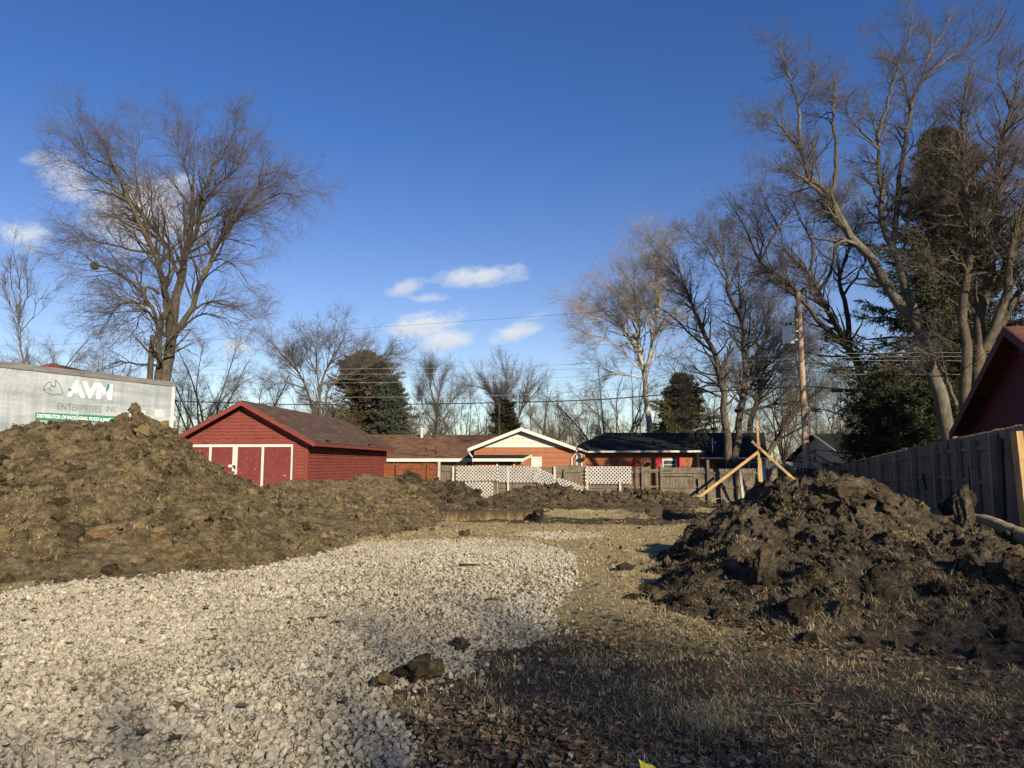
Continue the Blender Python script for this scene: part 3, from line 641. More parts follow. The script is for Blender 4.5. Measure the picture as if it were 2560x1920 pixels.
# ------------------------------------------------------------------ trailer
def text(s, size=1.0, shear=0.0, offset=0.0, sp=1.0):
    c = bpy.data.curves.new('t', 'FONT'); c.body = s; c.size = size; c.shear = shear; c.offset = offset; c.space_character = sp; c.resolution_u = 3
    o = bpy.data.objects.new('t', c); COL.objects.link(o); dg = bpy.context.evaluated_depsgraph_get(); dg.update()
    me = bpy.data.meshes.new_from_object(o.evaluated_get(dg)); V = np.array([v.co[:] for v in me.vertices]); Fc = [tuple(p.vertices) for p in me.polygons]
    bpy.data.objects.remove(o); bpy.data.curves.remove(c); bpy.data.meshes.remove(me); return V, Fc
def trailer():
    A = P(436, 955, 23.0); B_ = ray(0, 903); zt = A[2]; Bp = CAM + B_ * ((zt - CAM[2]) / B_[2])
    d = (Bp - A)[:2]; T = Plane(A, d, (d[1] * -1 if False else -d[1], d[0]))
    if np.dot(T.n, -A[:2]) < 0: T.n = -T.n
    L = 14.2; Wd = 2.5; zb = zt - 2.95; g0 = -.25
    root = thing('semi_trailer', 'weathered grey box trailer with a dove and peeling letters behind the tall dirt pile', 'trailer', (*T.pt(L / 2, 0, -Wd / 2)[:2], g0))
    b = MB(); T.box(b, 0, L, zb, zt - .03, -Wd, 0); b.build('body', M['trailer'], root)
    r = MB(); T.box(r, -.02, L, zt - .15, zt, -.05, .03); T.box(r, -.02, L, zt - .03, zt + .012, -Wd, -.05); r.build('roof_rail', M['rail'], root)
    for a in np.arange(1.9, L, 1.22):
        q = MB(); T.box(q, a - .02, a + .02, zb, zt - .152, .001, .009); q.build('panel_seam', M['trailer'], root)
    p = MB(); T.box(p, -.03, .08, zb, zt - .152, -.06, .022); p.build('corner_post', M['white'], root)
    f = MB(); T.box(f, -.02, L, zb - .14, zb, -Wd, .02); f.build('bottom_rail', M['rail'], root)
    for a in (1.6, 2.9):
        for o in (-.18, -Wd + .18):
            c = np.array(T.pt(a, g0 + .5, o)); n = np.array([T.n[0], T.n[1], 0]); w = MB(); w.tube([c - n * .14, c - n * .12, c + n * .12, c + n * .14], [.44, .5, .5, .44], 24); w = w.build('wheel', M['rubber'], root)
            h = MB(); h.tube([c - n * .15, c + n * .15], .27, 18); h.build('rim', M['steel'], w)
    for o0 in (-.5, -2.2): l = MB(); T.box(l, 10.6, 10.8, g0, zb - .14, o0, o0 + .2); l.build('landing_leg', M['rail'], root)
    def put(name, s, box, mat, o=.006, **k):
        """fit the text into four corner pixels: left edge, right edge, top, bottom"""
        V, Fc = text(s, **k); mn, mx = V.min(0), V.max(0)
        (lu, lv), (ru, rv), (tu, tv), (bu, bv) = box; sl = T.hit(lu, lv)[0]; sr = T.hit(ru, rv)[0]; zt_, zb_ = T.hit(tu, tv)[1], T.hit(bu, bv)[1]
        q = [T.pt(sl + (sr - sl) * (v[0] - mn[0]) / (mx[0] - mn[0]), zb_ + (zt_ - zb_) * (v[1] - mn[1]) / (mx[1] - mn[1]), o) for v in V]
        m = MB(); m.add(q, Fc); return m.build(name, mat, root)
    z = lambda x, y: (.2893 * x, 850 + .2893 * y)
    put('lettering', 'AVM', (z(575, 490), z(965, 515), z(610, 345), z(640, 492)), M['letter'], offset=.045, sp=.95)
    put('lettering', 'ENTERPRISES,', (z(493, 600), z(882, 620), z(520, 546), z(520, 612)), M['dkgreen'], offset=-.012); put('lettering', 'INC.', (z(918, 615), z(1022, 625), z(940, 570), z(940, 622)), M['dkgreen'], offset=-.012)
    put('lettering', 'Rollins', (z(-360, 400), z(325, 440), z(100, 250), z(100, 435)), M['ghost'], shear=.35, offset=.03)
    put('lettering', 'Rental/Leasing', (z(-330, 500), z(305, 528), z(150, 472), z(150, 530)), M['ghost'], offset=.012)
    q = [T.hit(*z(*p)) for p in ((305, 625), (1260, 672), (1260, 733), (305, 690))]; m = MB(); T.poly(m, q, .002, .006); m.build('green_stripe', M['green'], root)
    put('lettering', 'DISTRIBUTOR OF PACKAGING, FOOD & JANITORIAL SUPPLIES', (z(318, 660), z(1150, 695), z(330, 638), z(330, 680)), M['letter'], o=.008, offset=.02, sp=.95)
    for pts in (((405, 280), (330, 455), (365, 458), (405, 440)),):
        m = MB(); hp = [T.hit(*z(*p)) for p in pts]
        for i in range(len(hp)):
            a, b2 = hp[i], hp[(i + 1) % len(hp)]; m.beam(T.pt(*a, .006), T.pt(*b2, .006), .025, .004, (T.n[0], T.n[1], 0))
        m.build('slash_mark', M['ghost'], root)
    dove = [(370, 430), (398, 378), (430, 362), (445, 385), (440, 402), (480, 400), (478, 345), (505, 372), (522, 395), (532, 435), (545, 458), (520, 474), (482, 466), (452, 476), (410, 458), (372, 430), (430, 420), (446, 440)]
    m = MB(); hp = [T.hit(*z(*p)) for p in dove]
    for a, b2 in zip(hp[:-1], hp[1:]): m.beam(T.pt(*a, .006), T.pt(*b2, .006), .016, .004, (T.n[0], T.n[1], 0))
    m.build('dove_emblem', M['dkgreen'], root)
    for pts in (((1337, 600), (1416, 603), (1414, 668), (1335, 665)), ((1172, 605), (1258, 612), (1257, 690), (1170, 685))):
        m = MB(); T.poly(m, [T.hit(*z(*p)) for p in pts], .002, .008); m.build('placard', M['white'], root)
    for pts in (((922, 402), (930, 381), (948, 379), (944, 412), (916, 452), (908, 440)), ((588, 420), (618, 418), (615, 440), (590, 440))):
        m = MB(); T.poly(m, [T.hit(*z(*p)) for p in pts], .002, .012); m.build('decal_scrap', M['green'], root)
trailer()

# ------------------------------------------------------------------ houses
def gutter(root, a, b, r=.07, mat='white'):
    m = MB(); m.beam(a, b, .12, .12, (0, 0, 1)); return m.build('gutter', M[mat], root)
def slab(mb, pts, th=.08): mb.prism([np.array(p, float) for p in pts], (0, 0, -th))
def brown_house():
    zR = P(1100, 1087, 57)[2]; zE = P(1100, 1147, 51)[2]; x0, x1 = -16.5, P(1270, 1087, 57)[0] + 2; g = -1.0
    root = thing('brick_house', 'low brick house with brown shingle roof and steel vent pipe behind the brown fence', 'house', ((x0 + x1) / 2, 54, g))
    F = Plane((x0, 51.6), (1, 0), (0, -1)); w = MB(); w.box((x0, 51.6, g), (x1, 62, zE + .1)); w.build('wall', M['brick'], root)
    r = MB(); slab(r, [(x0 - .4, 51, zE), (x1, 51, zE), (x1, 57, zR), (x0 - .4, 57, zR)]); slab(r, [(x0 - .4, 57, zR), (x1, 57, zR), (x1, 63, zE), (x0 - .4, 63, zE)]); rf = r.build('roof', M['sh_brown'], root)
    m = MB(); m.box((x0 - .4, 50.9, zE - .20), (x1, 50.99, zE + .02)); m.build('gutter', M['white'], root)
    v = MB(); p = P(1054, 1094, 56.3); v.tube([p - (0, 0, .2), P(1054, 1074, 56.3)], .13, 12); v.tube([P(1054, 1074, 56.3), P(1054, 1070, 56.3)], .2, 12); v.build('vent_pipe', M['steel'], rf)
    v = MB(); p = P(1088, 1093, 56.2); v.tube([p - (0, 0, .2), p + (0, 0, .35)], .06, 8); v.build('vent_pipe', M['darkpole'], rf)
    z1 = F.hit(1050, 1149)[1]
    for u0, u1, k in ((1047, 1075, 'curtain'), (1140, 1167, 'glass'), (984, 997, 'glass')): window(root, F, F.hit(u0, 1150)[0], F.hit(u1, 1150)[0], z1 - 1.2, z1 - .05, 0, .09, k)
    br = MB()                                                  # a fallen branch lying on the roof
    for a, b in (((1060, 1128), (1092, 1130)), ((1080, 1129), (1091, 1120)), ((1086, 1128), (1093, 1136)), ((1070, 1129), (1064, 1124))):
        f = lambda p: P(*p, 51 + 6 * (1147 - p[1]) / 60.0) + (0, 0, .1)
        br.tube([f(a), f(b)], [.02, .035], 5)
    tag(br.build('fallen_branch', M['bark_d']), 'dead branch lying on the brown shingle roof', 'branch')
brown_house()
def gable_house():
    y = 46.0; F = Plane((P(1185, 1150, y)[0], y), (1, 0), (0, -1)); Wd = F.hit(1431, 1150)[0]; g = -1.0
    FO = Plane((F.A[0], y - .4), (1, 0), (0, -1)); ap = FO.hit(1302.5, 1069.5); el = FO.hit(1171, 1121); er = FO.hit(1438, 1118); zj = F.hit(1300, 1118.5)[1]
    root = thing('orange_house', 'orange house with cream gable end and white rake boards behind the lattice', 'house', (F.A[0] + Wd / 2, y + 4, g))
    w = MB(); F.lap(w, lambda z: 0, lambda z: Wd, g, zj, .34, .03); w.box((F.A[0], y + .03, g), (F.A[0] + Wd, y + 9, zj)); w.build('wall', M['orange'], root)
    gm = MB(); F.lap(gm, lin((zj, .0), (ap[1] - .1, ap[0])), lin((zj, Wd), (ap[1] - .1, ap[0])), zj + .05, ap[1] - .12, .28, .03); F.box(gm, -.05, Wd + .05, zj, zj + .05, 0, .06); gm.build('gable_siding', M['cream'], root)
    r = MB(); L = 9.5
    for e in (el, er):
        a = np.array(FO.pt(e[0], e[1])); b = np.array(FO.pt(ap[0], ap[1])); slab(r, [a, b, b + (0, L, 0), a + (0, L, 0)], .07)
    r.build('roof', M['sh_brown'], root)
    t = MB()
    for e in (el, er): FO.poly(t, [(e[0], e[1] - .20), (ap[0], ap[1] - .20), (ap[0], ap[1] + .02), (e[0], e[1] + .02)], .003, .05)
    t.build('rake_board', M['white'], root)
    for u, sx in ((1181, -1), (1431, 1)):
        a = F.hit(u, 1150)[0]; m = MB(); zz = el[1] - .15
        m.tube([FO.pt(a + .25 * sx, zz), F.pt(a + .2 * sx, zz - .15, .2), F.pt(a - .05 * sx, zz - .45, .08), F.pt(a - .05 * sx, g, .08)], .055, 8); m.build('downspout', M['white'], root)
    for e, sx in ((el, -1), (er, 1)):
        m = MB(); m.box((F.A[0] + e[0] - .06, y - .4, e[1] - .15), (F.A[0] + e[0] + .06, y + (9 if sx < 0 else 1.5), e[1])); m.build('gutter', M['white'], root)
    a0, z0 = F.hit(1328, 1165); a1, z1 = F.hit(1354, 1142); window(root, F, a0, a1, z0 - .4, z1, .02, .10, 'curtain')
    # lean-to porch on the front
    Q = Plane((F.A[0], y - 1.9), (1, 0), (0, -1)); p0 = Q.hit(1181, 1147); p1 = Q.hit(1306, 1148); zt = F.hit(1240, 1137)[1]; a0 = p0[0]; a1 = p1[0]; zl = p0[1]
    pr = MB(); slab(pr, [Q.pt(a0, zl), Q.pt(a1, zl), F.pt(F.hit(1328, 1139)[0], zt), F.pt(F.hit(1187, 1137)[0], zt)], .05); pr.build('porch_roof', M['sh_black'], root)
    pf = MB(); Q.box(pf, a0, a1, zl - .16, zl + .02, .0, .05)
    q0 = np.array(Q.pt(a1, zl)); q1 = np.array(F.pt(F.hit(1328, 1139)[0], zt)); pf.prism([q0 + (0, 0, -.16), q0 + (0, 0, .02), q1 + (0, 0, .02), q1 + (0, 0, -.14)], (.05, 0, 0)); pf.build('porch_fascia', M['white'], root)
    pw = MB(); b = Plane((F.A[0], y - 1.5), (1, 0), (0, -1)); b0, b1, b2, b3 = (b.hit(u, 1160)[0] for u in (1186, 1243, 1285, 1327))
    b.box(pw, b0, b1, g, zl - .1, -.3, 0); b.box(pw, b2, b3, g, zl - .05, -.3, 0); pw.build('porch_wall', M['orange'], root)
    d = MB(); b.box(d, b1, b2, g, zl - .1, -.3, -.15); d.build('porch_door', M['teal'], root)
    for a in (b1, b2): m = MB(); b.box(m, a - .05, a + .05, g, zl - .1, .0, .08); m.build('porch_post', M['white'], root)
    fl = MB(); a, z = b.hit(1297, 1154); fl.tube([b.pt(a - .15, z + .05, .03), b.pt(a - .2, z - .02, .2)], [.05, .10], 10); fl.tube([b.pt(a + .1, z + .05, .03), b.pt(a + .18, z - .02, .2)], [.05, .10], 10); b.box(fl, a - .2, a + .2, z + .02, z + .09, .002, .05); fl.build('flood_light', M['white'], root)
gable_house()
def black_house():
    y = 47.0; F = Plane((P(1462, 1150, y)[0], y), (1, 0), (0, -1)); g = -1.0; Wd = F.hit(1749, 1150)[0]; zE = F.hit(1600, 1126)[1]; zR = P(1600, 1081.5, 55)[2]
    root = thing('orange_house', 'long orange house with black shingle roof and red shutters behind the grey fence', 'house', (F.A[0] + 6, y + 6, g))
    w = MB(); w.box((F.A[0], y + .02, g), (F.A[0] + Wd, y + 8, zE)); a = 0
    while a < Wd:                                              # vertical board siding
        F.box(w, a + .006, min(a + .2, Wd) - .006, g, zE - .03, -.03, .012); a += .2
    x2 = P(1912, 1150, 50)[0]; w.build('wall', M['orange'], root)
    bw = MB(); bw.box((F.A[0] + Wd + .02, 50.2, g), (x2, 59, P(1800, 1143, 49.5)[2])); bw.build('wall', M['brick'], root)
    r = MB(); xr0, xr1 = P(1514, 1081.5, 55)[0], P(1911, 1080, 55)[0]; E0 = P(1469, 1127, 46.4); E1 = P(1760, 1126, 46.4); zl = P(1800, 1143, 49.4)[2]
    M0 = (xr0 - .8, 51, zE + (zR - zE) * .55)
    slab(r, [E0, E1, (E1[0], 55, zR), (xr0, 55, zR)]); slab(r, [(E1[0] + .004, 49.4, zl), (P(1920, 1143, 49.4)[0], 49.4, zl), (xr1, 55, zR), (E1[0] + .004, 55, zR)])
    slab(r, [(xr0, 55.01, zR), (xr1, 55.01, zR), (xr1 + .6, 61, zl), (xr0 - .6, 61, zl)]); slab(r, [P(1442, 1119, 46.2), E0 + (-.01, 0, 0), (xr0 - .01, 55, zR), P(1442, 1114, 53)])
    rf = r.build('roof', M['sh_black'], root)
    gutter(root, E0 + (0, -.05, -.06), E1 + (0, -.05, -.06)); gutter(root, np.array([E1[0] + .1, 49.35, zl - .06]), P(1918, 1143.5, 49.35) + (0, 0, -.06)); gutter(root, P(1442, 1121, 46.2), E0 + (-.05, 0, -.05))
    for u, v0, v1, rr, dd, mt in ((1661, 1094, 1066, .11, 54.5, 'black'), (1781, 1130, 1094, .035, 50.5, 'steel')):
        v = MB(); v.tube([P(u, v0, dd) - (0, 0, .4), P(u, v1, dd)], rr, 10)
        if mt == 'steel':
            p = P(u, 1106, dd); v.tube([p + (-.2, 0, -.08), p + (.25, 0, .06)], .012, 6); v.tube([p + (.2, 0, -.15), p + (.22, 0, .1)], .02, 6)
        v.build('vent_pipe', M[mt], rf)
    for u in (1604, 1700):
        v = MB(); p = P(u, 1086, 54); v.box(p - (.35, .2, .1), p + (.35, .2, .10)); v.build('roof_vent', M['black'], rf)
    a0, z0 = F.hit(1655, 1165); a1, z1 = F.hit(1692, 1147); window(root, F, a0, a1, z0 - .3, z1, .02, .11, 'glass')
    for u0, u1 in ((1640, 1654.5), (1692.5, 1706)):
        m = MB(); b0, b1 = F.hit(u0, 1150)[0], F.hit(u1, 1150)[0]; F.box(m, b0, b1, z0 - .3, z1 - .05, .013, .05)
        for k in range(9): F.box(m, b0 + .05, b1 - .05, z0 - .25 + k * .09, z0 - .2 + k * .09, .05, .06)
        m.build('shutter', M['shutter'], root)
    m = MB(); b0 = F.hit(1742, 1150)[0]; F.box(m, b0, b0 + .1, g, zE - .1, .06, .15); m.build('downspout', M['white'], root)
    fl = MB(); a, z = F.hit(1620, 1158); F.box(fl, a - .12, a + .12, z - .04, z + .04, .012, .1); fl.tube([F.pt(a, z, .1), F.pt(a - .05, z - .05, .3)], [.06, .14], 10); fl.build('flood_light', M['black'], root)
    fl = MB(); S = Plane((F.A[0], y + .0), (1, 0), (0, -1)); a, z = P(1449, 1146, 46.6)[0] - F.A[0], P(1449, 1146, 46.6)[2]
    sw = MB(); sw.box((P(1433, 1150, 46.4)[0] + .02, 46.6, g), (F.A[0] - .01, 47.4, zE - .02)); sw.build('wall', M['orange'], root)
    fl.tube([(F.A[0] + a, 46.59, z), (F.A[0] + a, 46.35, z - .05)], [.06, .13], 10); fl.tube([(F.A[0] + a + .15, 46.59, z), (F.A[0] + a + .2, 46.35, z - .08)], [.06, .12], 10); fl.build('flood_light', M['black'], root)
    Wp = Plane((P(1436, 1150, 46.6)[0], 46.6), (1, 0), (0, -1)); window(root, Wp, .12, .5, P(1440, 1175, 46.6)[2], P(1440, 1133, 46.6)[2], .002, .08)
    dp = MB(); D = Plane((F.A[0] + Wd + .02, 50.2), (1, 0), (0, -1)); c0 = D.hit(1790, 1150)[0]; D.box(dp, c0, c0 + .9, g, zl - .35, .0, .05); dp.build('door', M['teal'], root)
    c0 = D.hit(1870, 1150)[0]; window(root, D, c0, c0 + 1.0, zl - 1.4, zl - .3, .01, .08)
    for u in (1767, 1912): m = MB(); x = P(u, 1150, 49.6)[0]; m.box((x - .06, 49.5, g), (x + .06, 49.62, zl - .12)); m.build('porch_post', M['white'], root)
    # wall ornaments
    for u, v, rr in ((1565, 1159, .22), (1594, 1159, .18)):
        p = np.array(F.pt(*F.hit(u, v), .05)); m = MB(); t = np.linspace(0, 2 * math.pi * 1.6, 26); q = [p + (math.cos(k) * rr * (1 - j / 40), 0, math.sin(k) * rr * (1 - j / 40)) for j, k in enumerate(t)]; m.tube(q, .018, 5)
        tag(m.build('wall_ornament', M['black']), 'black wire scroll ornament on the orange wall, %s of the red flowers' % ('left' if u < 1580 else 'right'), 'ornament')
    p = np.array(F.pt(*F.hit(1581, 1163), .05)); m = MB()
    for k in range(3):
        c = p + ((k - 1) * .2, 0, .06 + .12 * (k == 1)); m.tube([c + (0, .02, 0), c + (0, -.03, 0)], .11, 10); m.tube([c, c + (0, 0, -.5)], .015, 5)
    tag(m.build('wall_ornament', M['shutter']), 'red metal flower ornament on the orange wall above the fence', 'ornament')
black_house()
def right_house():
    g = -1.4; y0, y1 = 52.0, 58.0; zE = P(2055, 1149, y0)[2]; zR = P(2031, 1084, y1)[2]; xl = P(2034, 1150, y1)[0]; xr = xl + 14
    root = thing('grey_house', 'pale house with dark shingle roof behind the utility pole', 'house', (xl + 7, y1, g))
    w = MB(); S = Plane((xl + .45, y0 + .5), (0, 1), (-1, 0)); mid = y1 - y0 - .5
    S.lap(w, lambda z: 0, lambda z: 2 * mid, g, zE, .2, .02); S.lap(w, lin((zE, 0), (zR - .1, mid)), lin((zE, 2 * mid), (zR - .1, mid)), zE, zR - .12, .2, .02); w.box((xl + .48, y0 + .5, g), (xr, y0 + 11, zE - .02)); w.build('wall', M['grey_sid'], root)
    r = MB(); slab(r, [(xl, y0, zE), (xr, y0, zE), (xr, y1, zR), (xl, y1, zR)], .12); slab(r, [(xl, y1, zR), (xr, y1, zR), (xr, y1 + 6, zE), (xl, y1 + 6, zE)], .12); r.build('roof', M['sh_black'], root)
    m = MB(); m.box((xl, y0 - .1, zE - .14), (xr, y0 - .005, zE + .01)); m.build('gutter', M['white'], root)
    m = MB(); m.prism([(xl - .005, y0, zE - .2), (xl - .005, y0, zE + .01), (xl - .005, y1, zR + .01), (xl - .005, y1, zR - .2)], (-.04, 0, 0)); m.build('rake_board', M['grey_sid'], root)
right_house()
def shed_and_far():
    p = P(1970, 1175, 62); root = thing('garden_shed', 'small white roofed shed behind the far end of the fence', 'shed', (p[0], p[1], -1.2))
    x0, x1 = P(1954, 1170, 62)[0], P(1989, 1170, 62)[0]; xa = P(1965, 1160, 62)[0]; zl = P(1954, 1168.5, 62)[2]; za = P(1965, 1160, 62)[2]
    w = MB(); w.prism([(x0 + .1, 62.2, -1.2), (x1 - .1, 62.2, -1.2), (x1 - .1, 62.2, zl - .05), (xa, 62.2, za - .05), (x0 + .1, 62.2, zl - .05)], (0, 2.5, 0)); w.build('wall', M['grey_sid'], root)
    r = MB(); slab(r, [(x0, 62, zl), (xa, 62, za), (xa, 65, za), (x0, 65, zl)]); slab(r, [(xa, 62, za), (x1, 62, zl), (x1, 65, zl), (xa, 65, za)]); r.build('roof', M['white'], root)
    y = 48.0; pa = P(130, 908, y); root = thing('tall_house', 'tall house with dark red gable peak showing just above the trailer', 'house', (pa[0] - 2, y + 4, -.6))
    w = MB(); w.prism([(pa[0] - 5, y + .4, -.6), (pa[0] + 4, y + .4, -.6), (pa[0] + 4, y + .4, pa[2] - 1.6), (pa[0], y + .4, pa[2] - .15), (pa[0] - 5, y + .4, pa[2] - 1.2)], (0, 8, 0)); w.build('wall', M['grey_sid'], root)
    r = MB(); slab(r, [(pa[0], y, pa[2]), (pa[0] + 4.4, y, pa[2] - 1.7), (pa[0] + 4.4, y + 9, pa[2] - 1.7), (pa[0], y + 9, pa[2])], .12); slab(r, [(pa[0] - 5.4, y, pa[2] - 1.3), (pa[0], y, pa[2]), (pa[0], y + 9, pa[2]), (pa[0] - 5.4, y + 9, pa[2] - 1.3)], .12); r.build('roof', M['sh_garage'], root)
    t = MB(); t.prism([(pa[0], y - .003, pa[2] - .25), (pa[0] + 4.4, y - .003, pa[2] - 1.95), (pa[0] + 4.4, y - .003, pa[2] - 1.7), (pa[0], y - .003, pa[2])], (0, -.06, 0)); t.prism([(pa[0] - 5.4, y - .003, pa[2] - 1.5), (pa[0], y - .003, pa[2] - .22), (pa[0], y - .003, pa[2]), (pa[0] - 5.4, y - .003, pa[2] - 1.3)], (0, -.06, 0)); t.build('rake_board', M['redtrim'], root)
shed_and_far()
def red_house():
    ap = P(2513, 817, 19.0); d = np.array([.25, .968]); g = .1
    Fp = Plane(ap[:2], d, (-d[1], d[0])); far_ = Fp.hit(2376, 1084); half = far_[0]; zE = far_[1]; zR = ap[2]; k = (zR - zE) / half
    n3 = np.array([Fp.n[0], Fp.n[1], 0]); d3 = np.array([d[0], d[1], 0]); oh = .45; L = 9.0
    root = thing('red_house', 'dark red board sided house with steep gable above the right fence', 'house', (*(ap - n3 * 4)[:2], g))
    w = MB(); hw = half - .35; o = -oh
    Fp.poly(w, [(-hw, g), (hw, g), (hw, zR - k * hw - .12), (0, zR - .12), (-hw, zR - k * hw - .12)], o - .2, o)
    a = -hw
    while a < hw - .05:
        b = min(a + .3, hw); f = lambda s: zR - .12 - k * abs(s)
        pts = [(a + .008, g), (b - .008, g), (b - .008, f(b - .008)), (a + .008, f(a + .008))]
        if a < 0 < b: pts.insert(3, (0, zR - .12))
        Fp.poly(w, pts, o + .002, o + .02); a += .3
    q = Plane(Fp.pt(-hw, 0, o - .2)[:2], -Fp.n, -d); q.box(w, 0, L, g, zR - k * hw - .1, -.1, 0)
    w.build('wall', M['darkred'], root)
    r = MB()
    for sgn in (-1, 1):
        e = np.array(Fp.pt(sgn * half, zE)); t = np.array(Fp.pt(0, zR)); slab(r, [e, t, t - n3 * L, e - n3 * L], .09)
    r.build('roof', M['sh_red'], root)
    tr = MB()
    for sgn in (-1, 1): Fp.poly(tr, [(sgn * half, zE - .24), (0, zR - .24), (0, zR + .02), (sgn * half, zE + .02)], .003, .05)
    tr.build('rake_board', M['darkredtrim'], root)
    v = MB(); Fp.poly(v, [(-.45, zR - .75), (.45, zR - .75), (0, zR - .3)], o + .022, o + .05); v.build('gable_vent', M['darkredtrim'], root)
    lf = MB(); a, z = Fp.hit(2546, 958); lf.tube([Fp.pt(a, z - .12, o + .1), Fp.pt(a, z + .12, o + .1)], .07, 10); Fp.box(lf, a - .07, a + .07, z - .14, z + .14, o + .02, o + .1); lf.build('wall_light', M['white'], root)
    c = MB(); a, z = Fp.hit(2549, 975); c.tube([Fp.pt(a, z + .05, o + .04), Fp.pt(a + .02, z - .3, o + .03), Fp.pt(a, z - .9, o + .03)], .012, 5); c.build('conduit', M['white'], root)
red_house()

# ------------------------------------------------------------------ fences
def picket_run(mb, pl, s0, s1, zb, zt, o, rr, w=.14, gap=.006, dog=True, th=.018, miss=.0):
    s = s0
    while s < s1 - .03:
        ww = min(w, s1 - s) - gap
        if rr.random() > miss:
            t = (s - s0) / max(1e-6, s1 - s0); b = zb(s) if callable(zb) else zb; h = (zt(s) if callable(zt) else zt) + rr.normal(0, .008); oo = o + rr.normal(0, .003); c = ww * .28
            if dog: pl.poly(mb, [(s, b), (s + ww, b), (s + ww, h - c), (s + ww - c, h), (s + c, h), (s, h - c)], oo, oo + th)
            else: pl.poly(mb, [(s, b), (s + ww, b), (s + ww, h), (s, h)], oo, oo + th)
        s += w
def far_fence():
    rr = np.random.default_rng(5); y = 36.0; F = Plane((P(985, 1165, y)[0], y), (1, 0), (0, -1)); x = lambda u: F.hit(u, 1165)[0]
    zb = -.5; zt0 = F.hit(1200, 1163)[1]; zt1 = F.hit(1800, 1168)[1]
    zt = lambda s: zt0 + (zt1 - zt0) * (s - x(1200)) / (x(1800) - x(1200))
    # stained brown stretch
    root = thing('wooden_fence', 'red brown stained board fence beside the red garage', 'fence', (*F.pt(x(1040), 0)[:2], zb))
    m = MB(); picket_run(m, F, x(960), x(1093), zb, zt(0) + .05, -.06, rr, .15, .004, False); m.build('fence_panel', M['brownwood'], root)
    for z in (zb + .25, zt(0) - .22): r = MB(); F.box(r, x(960), x(1093), z, z + .09, -.04, .0); r.build('rail', M['brownwood'], root)
    for u in (1068, 990): p = MB(); F.box(p, x(u), x(u) + .12, zb, zt(0) + .02, -.0, .10); p.build('post', M['brownwood'], root)
    # weathered stretch
    root = thing('wooden_fence', 'long weathered grey picket fence with rails facing the lot', 'fence', (*F.pt(x(1550), 0)[:2], zb))
    us = [1094, 1165, 1245, 1330, 1388, 1465, 1560, 1652, 1768, 1843, 1945, 1975]
    for i in range(len(us) - 1):
        m = MB(); a, b = x(us[i]), x(us[i + 1]); dz = rr.normal(0, .03); picket_run(m, F, a, b - .01, zb, lambda s: zt(s) + dz, -.07, rr, .135 + rr.uniform(0, .015), .007, True, miss=.0 if i != 6 else .10); m.build('fence_panel', M['oldwood'], root)
        for z in (zb + .2, zb + .92, zt(a) - .28):
            r = MB(); tilt = rr.normal(0, .025); r.beam(F.pt(a + .04, z + tilt, -.02), F.pt(b - .05, z - tilt, -.02), .04, .09, (0, 0, 1)); r.build('rail', M['oldwood'], root)
    for u, v0, mt, wd in ((1098, 1153, 'palepost', .12), (1133, 1166, 'palepost', .11), (1271, 1166, 'palepost', .10), (1387, 1166, 'palepost', .11), (1410, 1172, 'oldwood', .10), (1467, 1166, 'palepost', .09), (1549, 1200, 'palepost', .10), (1590, 1172, 'oldwood', .1), (1652, 1160, 'oldwood', .11), (1768, 1150, 'oldwood', .12), (1747, 1196, 'oldwood', .1), (1604, 1168, 'oldwood', .08)):
        a, z = F.hit(u, v0); p = MB(); lean = rr.normal(0, .015); q = p.prism([F.pt(a - wd / 2, zb, .0), F.pt(a + wd / 2, zb, .0), F.pt(a + wd / 2, zb, .10), F.pt(a - wd / 2, zb, .10)], (lean, 0, z - zb)); p.build('post', M[mt], root)
    p = MB(); a, z = F.hit(1842, 1174); p.prism([F.pt(a + .12, zb - .1, .35), F.pt(a + .23, zb - .1, .35), F.pt(a + .23, zb - .1, .45), F.pt(a + .12, zb - .1, .45)], (-.13, .1, z - zb + .1)); tag(p.build('wooden_post', M['palepost']), 'white leaning wooden post in front of the fence below the big tree', 'post')
    b = MB(); b.beam(F.pt(x(1585), zt(x(1585)) - .22, .02), F.pt(x(1680), zt(x(1680)) - .13, .03), .03, .09, (0, 0, 1)); b.build('loose_board', M['oldwood'], root)
    b = MB(); b.beam(F.pt(x(1655), zt(x(1655)) - .42, .02), F.pt(x(1735), zt(x(1735)) - .40, .02), .03, .10, (0, 0, 1)); b.build('loose_board', M['oldwood'], root)
    # dark spaced stretch at the corner
    root = thing('wooden_fence', 'short dark spaced board fence left of the utility pole', 'fence', (*F.pt(x(2010), 0)[:2], zb))
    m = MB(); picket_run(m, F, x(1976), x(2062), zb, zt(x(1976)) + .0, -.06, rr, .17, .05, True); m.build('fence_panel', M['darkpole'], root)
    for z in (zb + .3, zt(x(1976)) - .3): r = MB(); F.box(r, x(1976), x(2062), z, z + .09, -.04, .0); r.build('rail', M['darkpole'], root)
    p = MB(); a, z = F.hit(2048, 1157); F.box(p, a - .08, a + .08, zb, z, .0, .14); p.build('post', M['palepost'], root)
